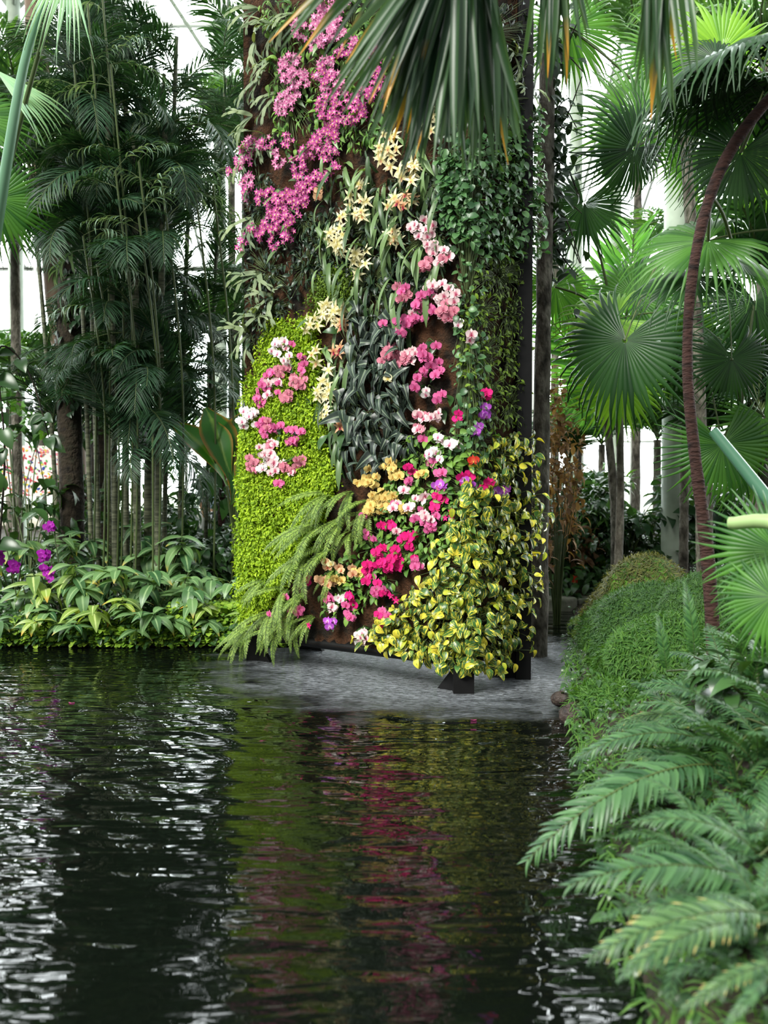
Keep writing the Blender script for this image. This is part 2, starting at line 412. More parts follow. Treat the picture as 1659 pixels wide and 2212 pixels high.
# glasshouse
white = noisemat('white_paint', ['e4e8e2', 'd2d8d0'], 3, 2, .5, 0); colpaint = noisemat('column_paint', ['9aa596', '7c8878'], 3, 3, .6, .1)
m, n, N = newmat('clear_glass'); tr = N('BsdfTransparent'); tr.inputs[0].default_value = (.95, .98, .97, 1); gl = N('BsdfGlossy'); gl.inputs['Roughness'].default_value = .05
lw = N('LayerWeight'); lw.inputs[0].default_value = .15; ms = N('MixShader'); n.links.new(lw.outputs['Fresnel'], ms.inputs[0]); n.links.new(tr.outputs[0], ms.inputs[1]); n.links.new(gl.outputs[0], ms.inputs[2]); ou = N('OutputMaterial'); n.links.new(ms.outputs[0], ou.inputs[0]); glass = m
masonry = noisemat('pale_masonry', ['b9b6a6', '99978a'], 5, 4, .9, .2)
YB = 32.0
wb = MB().box((-20, YB - .2, 0), (20, YB + .2, .75)).build('wall_back', masonry); struct(wb, 'low pale masonry wall under the far glass wall')
for k in range(8):
    x0 = -20 + k * 5.0; f = MB()
    for i in range(3): f.box((x0 + i * 1.667 - .05, YB - .08, .75), (x0 + i * 1.667 + .05, YB + .08, 9))
    for z in (.8, 3.2, 5.6, 8.95): f.box((x0, YB - .06, z - .05), (x0 + 5, YB + .06, z + .05))
    g = MB().box((x0 + .05, YB - .01, .8), (x0 + 4.98, YB + .01, 8.95))
    r = link('window_%d' % (k + 1), None); r['kind'] = 'structure'; r['label'] = 'bay of white framed glass wall at the far end of the conservatory'; r['category'] = 'window'
    f.build('window_frame', white, r); g.build('window_pane', glass, r)
f = MB(); g = MB()
for i in range(21):
    x = -20 + 2 * i; f.tube([(x, YB, 9), (x, 24, 13.2), (x, 14, 16.5), (x, 4, 17.5), (x, -8, 16)], .06, 4)
for (y, z) in ((YB, 9), (24, 13.2), (14, 16.5), (4, 17.5)): f.box((-20, y - .06, z - .06), (20, y + .06, z + .06))
for (a, b) in (((YB, 9), (24, 13.2)), ((24, 13.2), (14, 16.5)), ((14, 16.5), (4, 17.5)), ((4, 17.5), (-8, 16))):
    g.add([(-20, a[0], a[1]), (20, a[0], a[1]), (20, b[0], b[1]), (-20, b[0], b[1])], [(0, 1, 2, 3)])
r = link('ceiling', None); r['kind'] = 'structure'; r['label'] = 'curved glass roof of the conservatory on white ribs'; r['category'] = 'ceiling'
f.build('roof_rib', white, r); g.build('roof_pane', glass, r)
for k, (px, Y) in enumerate(((1455, 13.2), (1326, 26), (40, 21), (478, 24), (1240, 22))):
    b = P(px, 1100, Y); c = MB().tube([(b[0], Y, 0), (b[0], Y, .5), (b[0], Y, .55), (b[0], Y, 13.5)], [.22, .22, .17, .15], 16)
    for i in range(4):
        a = i * math.pi / 2 + .4; c.tube([(b[0], Y, 12), (b[0] + 1.2 * math.cos(a), Y + 1.2 * math.sin(a), 13.6)], .05, 6)
    o = c.build('pillar_%d' % (k + 1), colpaint); struct(o, 'pale painted steel column standing in the planting')

# stone kerb at the far end of the pool
stone = noisemat('grey_stone', ['8d8c80', '6d6f62', '4f5a42'], 5, 5, .9, .5)
kx0 = P(1165, 1293, 13)[0]; kx1 = P(1285, 1293, 13)[0]
k = MB()
for i in range(3):
    a = kx0 + (kx1 - kx0) * i / 3; k.box((a + .01, 12.85, -.1), (a + (kx1 - kx0) / 3 - .01, 13.35, .17 + .01 * (i % 2)))
o = k.build('stone_kerb', stone, smooth=False); tag(o, 'low grey stone kerb at the far end of the pool behind the tower', 'kerb')
bv = o.modifiers.new('b', 'BEVEL'); bv.width = .03; bv.segments = 2

# ---------------------------------------------------------------- the flower tower
A = np.array([.70, 7.74]); Lc = np.array([-1.36, 9.30]); e1 = Lc - A; W1 = np.linalg.norm(e1); u1 = e1 / W1
n1 = np.array([u1[1], -u1[0]]); n1 = n1 if n1[1] < 0 else -n1
u2 = -n1; W2 = .82; Rc = A + u2 * W2; n2 = -u1
N1 = np.array([n1[0], n1[1], 0]); N2 = np.array([n2[0], n2[1], 0]); ZB, ZT = .24, 7.2
cornerpx = proj((A[0], A[1], 1.7))[0]
def wall_uv(px, py):
    """where the sight line through a point of the picture meets the tower: position, outward normal"""
    r = ray(px, py); o3 = np.array([0, 0, CAMZ])
    nn, pt = (N1, A) if px < cornerpx else (N2, A)
    t = (nn[0] * pt[0] + nn[1] * pt[1]) / (nn[0] * r[0] + nn[1] * r[1])
    if px >= cornerpx: t = min(t, (Rc[1]) / r[1])
    b_ = min(1, max(0, .5 + (px - cornerpx) / 80)); n_ = nn if b_ in (0, 1) else nrm(N1 * (1 - b_) + N2 * b_)
    return o3 + r * t, n_.copy()
coir = noisemat('coir_felt', ['0c0a07', '1c150c', '412816', '16160c'], 5, 6, .97, 1.0, bscale=40)
steel = noisemat('black_steel', ['050505', '0c0c0d'], 4, 3, .6, .1, spec=.2)
tower = thing('flower_tower', 'tall planted tower clad in coir standing on black legs in the pool', 'tower', (A[0], A[1], 0))
tower_root = tower
TL = np.array([A[0], A[1], 0])
def facegrid(p0, u, W, nrm_, mb):
    k1 = int(W / .06) + 1; k2 = int((ZT - ZB) / .08) + 1; s = np.linspace(0, W, k1); z = np.linspace(ZB, ZT, k2); SS, ZZ = np.meshgrid(s, z)
    D = -.05 + .045 * rng.random(SS.shape); D[:, 0] = 0; D[:, -1] = 0
    X = p0[0] + u[0] * SS + nrm_[0] * D; Y = p0[1] + u[1] * SS + nrm_[1] * D; i = np.arange(k1 * k2).reshape(k2, k1)
    mb.add(np.stack([X, Y, ZZ], -1).reshape(-1, 3), np.stack([i[:-1, :-1], i[:-1, 1:], i[1:, 1:], i[1:, :-1]], -1).reshape(-1, 4))
b = MB(); facegrid(A, u1, W1, N1, b); facegrid(A, u2, W2, N2, b); facegrid(Lc, u2, W2, np.array([*u1, 0]), b); facegrid(Rc, u1, W1, np.array([*u2, 0]), b)
c4 = [A, Lc, Lc + u2 * W2, Rc]; b.add([(p[0], p[1], z) for z in (ZB, ZT) for p in c4], [(0, 1, 2, 3), (4, 5, 6, 7)])
b.build('planting_wall', coir, tower, TL)
fr_ = MB(); cen = sum(c4) / 4
for i in range(4):
    p, q2 = c4[i], c4[(i + 1) % 4]; fr_.tube([(*(p + (cen - p) * .12), ZB), (*(q2 + (cen - q2) * .12), ZB)], .05, 4)
fr_.build('base_frame', steel, tower, TL)
cen = sum(c4) / 4
for i, p in enumerate(c4):
    q3 = p + (cen - p) * .06; l = MB(); d = nrm(np.array([*(cen - p), 0])) * .0; s = .085 if i == 0 else .06
    l.box((q3[0] - s, q3[1] - s, -.4), (q3[0] + s, q3[1] + s, ZB + .05))
    dd = u1 if i in (0, 3) else -u1
    g0 = q3 + dd * .05; g1 = q3 + dd * .26                                        # triangular gusset at the foot
    t_ = n1 * .02
    V = [(*(g0 + t_), ZB), (*(g0 + t_), -.02), (*(g1 + t_), -.02), (*(g0 - t_), ZB), (*(g0 - t_), -.02), (*(g1 - t_), -.02)]
    l.add(V, [(0, 1, 2), (3, 5, 4)]); l.add(V, [(0, 3, 4, 1), (1, 4, 5, 2), (0, 2, 5, 3)])
    l.build('leg', steel, tower, TL, smooth=False)
pp = Rc + np.array([.03, -.02])
l = MB().box((pp[0] - .065, pp[1] - .08, -.4), (pp[0] + .065, pp[1] + .08, ZT + .3)); l.build('corner_post', steel, tower, TL, smooth=False)

# ---- trunk rising right behind the tower
bark = noisemat('grey_bark', ['201e18', '4a463e', '6e6a60', '2c3022'], 9, 6, .95, 1.0, stretch=(1, 1, .5))
redbark = noisemat('red_brown_bark', ['150c0a', '3e2822', '251612'], 6, 5, .85, .8, stretch=(1, 1, 3))
darkbark = noisemat('dark_bark', ['0e0c09', '2b241a', '1a1c10'], 7, 6, .95, 1.0)
def trunk_mesh(pts, rad, seg=12, n=28, lump=.06, mat=0, mb=None):
    mb = mb or MB(); p = crv(pts, n); r = np.interp(np.linspace(0, 1, n), np.linspace(0, 1, len(rad)), rad) * (1 + lump * rng.normal(0, 1, n)); mb.tube(p, r, seg, mat, cap=True); return mb

# ---------------------------------------------------------------- leaf and petal materials
stemm = leafmat('green_stem', '2c3a1a', '4b5a2a', trans=0, rough=.6)
G_dark = leafmat('dark_glossy_leaf', '1a3418', '3c5c30', trans=.15, rough=.3)
G_deep = leafmat('deep_shade_leaf', '101f12', '28402a', trans=.12, rough=.35)  # darkest green leaf tone, for creepers, ivy and epiphytes
G_mid = leafmat('mid_glossy_leaf', '264a2a', '567c4a', trans=.2, rough=.35)
G_strap = leafmat('strap_leaf', '30482a', '6f8a55', trans=.2, rough=.35)
G_stag = leafmat('staghorn_leaf', '4c6246', '84916c', trans=.2, rough=.6)
G_moss = leafmat('lime_moss', '6e900c', 'aac628', trans=.25, rough=.7, tgain=1.3)
G_mossd = leafmat('olive_moss', '3a5214', '6f8c22', trans=.2, rough=.7)
G_fern = leafmat('sword_fern_green', '4c6a28', '8aa44a', trans=.3, rough=.5)
G_poth = leafmat('variegated_pothos', '24441e', '4c753c', trans=.2, rough=.3, var=('d8cc4a', .56))
G_poth2 = leafmat('yellow_pothos', '9aa32a', 'e6d24a', trans=.2, rough=.3, var=('4f7a35', .60))
G_alo = leafmat('veined_alocasia', '14201a', '2c3c30', rib='76846e', trans=.05, rough=.35, rimc='3c4a40')
G_bego = leafmat('soft_green_leaf', '3f6b2c', '7aa044', trans=.3, rough=.5)
G_broad = leafmat('blue_green_broadleaf', '2f5530', '6c8e58', rib='8aa674', trans=.25, rough=.4, tip='b9a24a', tipat=.9)
G_broad2 = leafmat('yellow_green_broadleaf', '5a7a3a', '93aa4c', rib='c0cf86', trans=.3, rough=.45, tip='c09a3a')
G_lime = leafmat('lime_groundcover', '557f24', '93b03c', trans=.3, rough=.5)
G_kent = leafmat('dark_palm_leaf', '14291a', '305336', trans=.22, rough=.5)
G_kentl = leafmat('pale_drooping_leaf', '50705a', '8aa38c', trans=.2, rough=.4)
G_hang = leafmat('hanging_fan_leaf', '1c3624', '44603f', trans=.25, rough=.35, tip='b88428', tipat=.84)
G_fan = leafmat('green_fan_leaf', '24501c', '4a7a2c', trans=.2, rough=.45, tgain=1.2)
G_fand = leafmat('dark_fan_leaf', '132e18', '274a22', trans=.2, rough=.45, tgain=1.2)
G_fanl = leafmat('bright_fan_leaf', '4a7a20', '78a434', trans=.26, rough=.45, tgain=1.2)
G_pale = leafmat('silvery_fan_leaf', '9cc8ac', 'c0e0c4', trans=.25, rough=.4, tgain=1.0)
G_bright = leafmat('bright_feather_leaf', '4c862a', '74b45a', trans=.26, rough=.45, tgain=1.2)
G_bkg = leafmat('background_leaf', '2a5024', '5c8842', trans=.26, rough=.45)
G_bkd = leafmat('background_dark_leaf', '1a381e', '335434', trans=.3, rough=.45)
G_fg = leafmat('foreground_fern', '23462a', '4d7446', trans=.25, rough=.4)
G_fgy = leafmat('yellowing_fern', '2e5030', '5f8048', trans=.25, rough=.4, tip='b8a868', tipat=.78)
G_grass = leafmat('fine_moss_blade', '28561a', '50782a', trans=.35, rough=.6)
G_grassd = leafmat('dark_moss_blade', '22481e', '45682f', trans=.3, rough=.6)
G_ban = leafmat('big_dark_leaf', '1f4a1e', '3f7a28', rib='6a8a40', trans=.4, rough=.35, rimc='8a6a2c')
G_brn = leafmat('brown_dry_leaf', '5a4030', '9c7c5c', trans=.2, rough=.7)
G_brng = leafmat('brown_green_leaf', '383c1a', '66682e', trans=.3, rough=.6)
P_mag = petalmat('magenta_petal', 'c8569c', 'f0c8d8', .22)
P_pink = petalmat('rose_petal', 'dc82b0', 'f4dce0', .25)
P_pur = petalmat('purple_petal', 'b050c0', 'e8b8e8', .25)
P_pale = petalmat('pale_pink_petal', 'f4dcdc', 'c04a70', .28, spots=('d890a0', 90))
P_wht = petalmat('white_petal', 'fbf4f0', 'e890b0', .25)
P_dpk = petalmat('spotted_rose_petal', 'd87890', 'a03058', .3, spots=('f4d4d8', 80))
P_mid = petalmat('mid_pink_petal', 'dc6aa0', 'c03878', .25)
P_hot = petalmat('hot_magenta_petal', 'e0207c', 'c01060', .2)
P_yel = petalmat('yellow_petal', 'e8cc7a', 'b08030', .25)
P_sal = petalmat('salmon_petal', 'e4b48c', 'b87048', .3)
P_cream = petalmat('cream_petal', 'f0e8bc', 'd8c878', .3)
P_violet = petalmat('violet_petal', '9a1f9a', 'c050c0', .2)
P_lipr = petalmat('dark_red_lip', 'a01840', '701030', .3)
P_lipy = petalmat('yellow_lip', 'e8c860', 'c08030', .3)
P_red = petalmat('red_petal', 'c03020', 'd06040', .3)

def M_flower(kind, pm, lm, seed=1):
    """an open flower of radius 1 looking along +Z"""
    b = MB(); r = np.random.default_rng(seed)
    def tep(ang, L_, wd, shape, cup, mat=0, n=4):
        V, q, Am = T_leaf(wd, n, -cup, .08, shape); d = np.array([math.sin(ang), math.cos(ang), 0])
        b.add(V @ (frame(d, (0, 0, 1)) * L_).T, q, np.stack([Am[:, 0], Am[:, 1], np.full(len(V), r.random())], 1), mat)
    D = math.radians
    if kind == 'moth':
        for a in (0, 128, -128): tep(D(a), .95, .58, 'oval', -.15)
        for a in (72, -72): tep(D(a), 1.0, 1.05, 'round', .2)
        tep(D(180), .42, .34, 'heart', .9, 1, 3); tep(D(120), .25, .2, 'oval', 1.4, 1, 3); tep(D(-120), .25, .2, 'oval', 1.4, 1, 3)
    elif kind == 'star':
        for a in (5, 72, -68, 140, -138): tep(D(a + r.normal(0, 6)), 1.05, .3, 'lance', -.28)
        tep(D(180), .62, .42, 'heart', .5, 1, 3); tep(D(178), .35, .25, 'oval', 1.3, 1, 3)
    else:
        for a in (0, 70, -70, 142, -142): tep(D(a + r.normal(0, 5)), .95, .52, 'oval', .1, n=3)
        tep(D(180), .5, .5, 'round', .6, 1, 3)
    return b.mesh(kind + '_flower', [pm, lm])
FL = {}
for k, (kind, pm, lm) in dict(mag=('small', P_mag, P_lipy), pink=('small', P_pink, P_mag), pur=('moth', P_pur, P_lipr), pale=('moth', P_pale, P_lipr), wht=('moth', P_wht, P_lipr),
        dpk=('moth', P_dpk, P_lipr), mid=('moth', P_mid, P_lipr), hot=('moth', P_hot, P_lipr), yel=('moth', P_yel, P_lipy), sal=('star', P_sal, P_lipr), cream=('star', P_cream, P_cream),
        csal=('star', P_cream, P_sal), violet=('moth', P_violet, P_violet), red=('moth', P_red, P_lipy), salm=('moth', P_sal, P_lipr), cyel=('moth', P_cream, P_lipy), smag=('small', P_hot, P_mid)).items():
    FL[k] = [M_flower(kind, pm, lm, s) for s in (1, 2, 3)]
W = {'mag': 'magenta', 'pink': 'rose pink', 'pur': 'lilac purple', 'pale': 'pale pink', 'wht': 'white', 'dpk': 'spotted rose', 'mid': 'mid pink', 'hot': 'hot magenta', 'yel': 'yellow', 'sal': 'salmon starry',
     'cream': 'cream starry', 'csal': 'cream and tan starry', 'violet': 'violet', 'red': 'red', 'salm': 'salmon', 'cyel': 'cream', 'smag': 'dark magenta'}
strapT = M_strapv = [None]
def strap_mesh(seed):
    r = np.random.default_rng(seed); V, q, Am = T_leaf(.16, 8, .5 + .3 * r.random(), .15, 'strap'); Am = Am.copy(); Am[:, 2] = r.random(); return MB().add(V, q, Am).mesh('orchid_leaf', G_strap)
STR = [strap_mesh(i) for i in range(4)]
def oval_mesh(seed):
    r = np.random.default_rng(seed); V, q, Am = T_leaf(.42, 6, .5, .12, 'oval'); Am = Am.copy(); Am[:, 2] = r.random(); return MB().add(V, q, Am).mesh('orchid_leaf', G_dark)
OVL = [oval_mesh(i) for i in range(3)]
NORC = [0]
def orchid(px, py, rx, ry, n, kind, mix=None, place_=None, size=None, leaves=2, at=None, nrm_=None):
    """one orchid plant: arching flower stems rooted in the wall, each with its flowers, and its leaves"""
    p0, nn = (at, nrm_) if at is not None else wall_uv(px, py)
    sz = size or (.036 if kind in ('mag', 'pink', 'smag') else (.075 if FL[kind][0].name.startswith('star') else .050))
    col = W[kind]; lab = f"{col} orchid " + (place_ or where(px, py))
    root = thing('orchid', lab, 'orchid', p0 - nn * .02 + np.array([0, 0, ry / 260.])); base = np.array(root.location)
    side = np.array([nn[1], -nn[0], 0]); side = side if side[0] > 0 else -side; sc = p0[1] / F
    ns = 1 if n <= 5 else (2 if n <= 14 else (3 if n <= 26 else 4)); fl = []
    for i in range(n):
        a = rng.uniform(0, 2 * math.pi); q = math.sqrt(rng.uniform(0, 1)); off = .07 + .10 * rng.random() * (1 - q * .5)
        fl.append((rx * q * math.cos(a), ry * q * math.sin(a), off))
    fl.sort(key=lambda t: math.atan2(t[1] + ry * 1.3, t[0]))
    for s in range(ns):
        grp = sorted(fl[s::ns] if ns == 1 else fl[s * n // ns:(s + 1) * n // ns], key=lambda t: t[1])
        if not grp: continue
        pos = [p0 + side * (x * sc / abs(side[0])) * (.9) + np.array([0, 0, -y * sc]) + nn * o_ for (x, y, o_) in grp]
        b = MB(); pts = crv([base, base + nn * .09 + np.array([0, 0, .03]), pos[0] - nn * .02] + ([pos[-1] - nn * .03] if len(pos) > 1 else []), 10); b.tube(pts, .0035, 5, cap=False)
        for p in pos:
            j = int(np.argmin(np.linalg.norm(pts - p, axis=1))); b.tube([pts[j], (pts[j] + p) / 2 + np.array([0, 0, .01]), p - nn * .004], .0018, 4, cap=False)
        st = b.build('flower_stem', stemm, root, base)
        for p in pos:
            kk = kind if not mix or rng.random() > .35 else mix
            look = nrm(nn * 1.0 + nrm(np.array([0, 0, CAMZ]) - p) * .5 + rng.normal(0, .28, 3) + np.array([0, 0, -.05])); upv = np.array([0, 0, 1.0]) + rng.normal(0, .25, 3)
            y = nrm(upv - (upv @ look) * look); M = np.stack([np.cross(y, look), y, look], 1) * sz * rng.uniform(.82, 1.12)
            link('flower', FL[kk][rng.integers(3)], st, M=mat4(M, p - base))
    for i in range(leaves):
        starry = FL[kind][0].name.startswith('star') or kind in ('mag', 'pink'); me = (STR if starry else OVL)[rng.integers(3)]
        d = nn * .7 + side * rng.uniform(-1, 1) + np.array([0, 0, rng.uniform(-.6, .35)]); s_ = rng.uniform(.2, .34) if starry else rng.uniform(.13, .2)
        link('leaf', me, root, M=mat4(frame(d, nn * .6 + np.array([0, 0, 1]), rng.normal(0, .3)) * s_, np.zeros(3)))
    NORC[0] += 1
    return root
def where(px, py):
    v = 'topmost' if py < 180 else 'upper' if py < 420 else 'upper middle' if py < 640 else 'middle' if py < 860 else 'lower middle' if py < 1080 else 'lower' if py < 1280 else 'bottom'
    h = 'left edge' if px < 600 else 'left part' if px < 720 else 'centre' if px < 860 else 'right part' if px < 980 else 'right edge'
    return f"at the tower's {v} {h}"
ORCH = """747,14,25,18,22,pink|706,30,20,18,18,pink|715,68,34,34,52,pink|661,75,17,25,20,pink|747,72,24,24,26,pink|700,97,26,18,22,pink|638,154,30,29,52,pink|661,181,25,20,26,pink|629,232,27,24,36,pink|650,210,18,14,12,pink|715,158,28,26,34,pink,mag
733,190,34,26,40,mag,pink|736,232,44,30,62,mag|774,113,38,20,34,mag,pink|819,127,24,18,20,mag|828,190,20,34,34,mag|796,226,30,25,38,mag|783,262,20,15,16,mag|751,270,15,12,10,mag|733,280,18,12,12,mag|715,308,34,24,44,mag|724,338,22,14,16,mag|742,362,13,10,6,mag
661,362,20,28,30,mag|679,335,18,18,16,mag|588,316,25,12,16,mag,pink|552,325,24,22,26,pink,mag|539,357,20,19,18,pink,mag|512,377,9,8,4,mag|553,398,20,20,18,pink,mag|548,424,15,14,10,mag,pink|617,348,12,20,12,pink|634,310,15,14,8,mag
706,384,30,14,20,mag|679,407,25,19,24,mag|588,429,29,18,26,mag|625,443,38,28,60,mag|661,432,28,22,34,mag|614,482,40,28,64,mag|645,475,18,18,14,mag|593,511,25,16,22,mag|634,515,19,17,16,mag|611,538,11,9,5,mag|566,502,19,12,12,mag|543,524,14,12,8,mag|534,547,9,10,5,mag
704,425,8,11,3,salm|850,335,26,38,13,csal|897,380,25,28,11,csal|935,275,24,30,7,csal|943,200,16,40,5,csal|790,440,24,40,14,cream,csal|747,475,13,9,3,csal|880,442,34,20,9,csal,sal|862,515,18,30,8,csal|745,525,27,30,16,cream|792,572,17,32,10,cream
740,672,36,28,16,cream|690,705,17,20,6,cream|751,705,10,14,3,sal|747,759,13,10,3,sal|695,768,9,18,3,csal|724,818,12,18,5,cream|715,845,20,22,10,cream|722,892,13,14,4,cream|751,917,12,8,3,sal|930,60,12,40,4,csal|868,230,10,14,3,wht
928,502,28,22,12,pale|950,538,16,20,6,pale|959,560,25,22,11,pale,dpk|937,583,15,13,5,dpk|959,620,15,15,5,pale|887,632,18,22,12,dpk,mid|932,642,24,15,8,mid,pale|980,646,24,22,10,pale|925,678,28,17,9,mid,pale|977,678,27,22,13,dpk,pale|995,705,8,8,2,wht|887,703,27,20,10,mid|851,703,11,8,3,hot,mid|873,728,12,12,5,mid|1014,733,7,8,2,pale
855,754,17,15,6,dpk|864,781,27,19,11,dpk|900,772,24,14,9,dpk,pale|938,763,20,22,9,mid|950,786,10,9,3,mid|928,813,13,12,4,mid|956,808,10,11,3,mid|915,840,10,10,3,mid|937,849,9,8,2,wht|966,863,12,10,4,mid|860,817,16,5,3,cyel
620,752,24,18,11,wht,pale|654,748,6,5,1,mid|642,777,14,14,5,pale,wht|665,776,6,7,2,mid|672,797,12,9,4,mid|625,800,9,14,5,dpk|661,827,20,14,9,dpk|600,808,11,9,4,mid|588,831,12,12,5,mid|608,842,26,18,11,pale,mid|570,856,9,16,5,mid|634,858,16,12,7,dpk|575,874,7,8,2,mid
552,905,21,22,15,wht|590,925,17,19,9,mid,pale|605,920,27,18,12,mid,dpk|648,926,9,8,3,mid|670,930,7,7,2,mid|645,953,13,11,5,mid|593,971,26,16,12,pale,dpk|561,1003,14,18,8,dpk|600,1002,33,26,22,pale,wht|640,1012,18,12,8,dpk,pale|661,998,8,11,4,dpk|625,1046,6,7,2,mid
925,917,14,22,9,pale,dpk|955,900,12,14,4,pale|927,953,8,6,2,mid|1031,894,9,16,6,pur|1022,931,9,9,5,pur|998,901,7,7,2,hot|1034,856,7,5,2,hot|964,946,7,7,2,wht|984,962,15,6,4,wht|952,987,19,12,8,wht,mid|966,1023,9,8,4,mid|959,1057,23,16,8,mid,pur|926,1075,14,6,4,wht,pale|959,1086,15,14,6,hot|891,1062,9,7,2,pale|900,1016,8,8,3,hot|903,1039,6,6,2,mid|1010,1037,26,12,6,hot,pur|1030,1050,18,12,5,hot,pur|1063,1062,16,11,6,pur|1016,994,4,4,1,red|940,1003,4,5,1,dpk
855,1010,19,14,10,yel|819,1039,22,11,10,yel|869,1030,11,8,4,yel|792,1041,9,5,2,yel|923,1025,8,9,3,yel|842,1082,34,21,20,yel|820,1104,18,9,6,yel|889,1098,10,8,3,yel|811,1010,6,5,1,yel|804,1120,11,8,3,mid,pale|873,1095,10,9,4,pale,mid|903,1098,8,5,2,pale
932,1118,28,20,12,pale,mid|940,1135,16,12,5,mid|984,1120,11,19,6,smag|851,1137,17,9,6,hot|891,1161,10,8,4,hot|873,1152,10,6,3,pale|912,1159,7,6,2,hot|812,1154,6,8,2,mid|828,1163,6,5,1,mid|898,1179,7,6,2,hot|837,1193,10,13,4,hot|855,1213,31,19,20,hot|866,1184,7,5,2,hot|912,1222,10,19,6,mid,hot|926,1222,6,6,1,pale
726,1211,7,16,5,cyel,salm|751,1227,9,5,2,salm|782,1233,20,10,6,yel,salm|715,1254,27,8,8,salm|747,1249,12,6,4,yel|677,1254,9,8,2,hot|810,1227,10,12,5,hot|811,1252,10,10,4,hot,mid|833,1274,16,19,9,mid,hot|726,1288,11,6,3,mid|752,1290,11,5,3,wht|774,1288,9,7,3,hot|862,1292,10,9,3,smag|730,1311,10,5,3,pale|636,1285,6,5,1,mid|656,1318,12,8,5,mid|629,1336,10,8,3,smag|605,1322,4,4,1,mid|772,1315,11,19,8,mid,hot|842,1333,15,17,9,mid,hot|731,1346,11,9,4,pur|796,1372,15,16,9,wht,pale|690,1345,5,5,1,smag"""
for line in ORCH.replace('\n', '|').split('|'):
    a = line.split(','); px, py, rx, ry, n_ = map(int, a[:5])
    k = a[5]; orchid(px, py, rx, ry, n_, k, a[6] if len(a) > 6 else None, leaves=1 if k in ('mag', 'pink') else (2 if n_ > 5 else 1 if n_ > 2 else 0))

# ---------------------------------------------------------------- foliage rooted in the tower wall
MOSS = [(590, 700), (650, 690), (690, 690), (690, 770), (700, 900), (700, 960), (735, 1010), (720, 1060), (690, 1130), (650, 1220), (600, 1290), (528, 1350), (520, 1300), (517, 1200), (524, 1000), (530, 860), (560, 760)]
MOSS2 = [(690, 600), (755, 575), (768, 630), (740, 665), (690, 680), (670, 655)]
POTH = [(1050, 945), (1125, 925), (1155, 1100), (1125, 1400), (1050, 1450), (960, 1440), (900, 1415), (785, 1385), (800, 1355), (850, 1320), (900, 1270), (950, 1210), (985, 1120), (1010, 1000)]
NEPH = [(705, 1050), (800, 1050), (820, 1080), (770, 1180), (710, 1240), (640, 1350), (560, 1390), (530, 1350), (600, 1290), (660, 1200)]
ALOC = [(770, 640), (880, 700), (890, 830), (900, 960), (850, 1010), (760, 1040), (740, 940), (760, 780)]
PEPE = [(960, 330), (1155, 230), (1155, 560), (1060, 560), (960, 500)]
PEPU = [(860, 0), (1150, 0), (1150, 240), (960, 330), (880, 260)]
OLIV = [(1030, 550), (1130, 560), (1130, 920), (1020, 940), (990, 740)]
STRP = [(700, 330), (960, 300), (960, 560), (900, 700), (820, 700), (690, 600), (690, 480)]
STAG = [(520, 0), (690, 0), (640, 200), (600, 330), (530, 320)]
STAG2 = [(545, 540), (680, 560), (680, 650), (590, 700), (545, 760)]
BEGO = [(900, 930), (1060, 930), (1060, 1100), (980, 1180), (880, 1240), (770, 1340), (700, 1330), (700, 1240), (820, 1110), (860, 980)]
MID = [(600, 730), (760, 700), (760, 960), (700, 960), (690, 900), (600, 980)]
def pick(poly, n, margin=0):
    x0, x1 = min(p[0] for p in poly), max(p[0] for p in poly); y0, y1 = min(p[1] for p in poly), max(p[1] for p in poly); out = []
    while len(out) < n:
        x, y = rng.uniform(x0, x1), rng.uniform(y0, y1)
        if inpoly(x, y, poly): out.append((x, y))
    return out
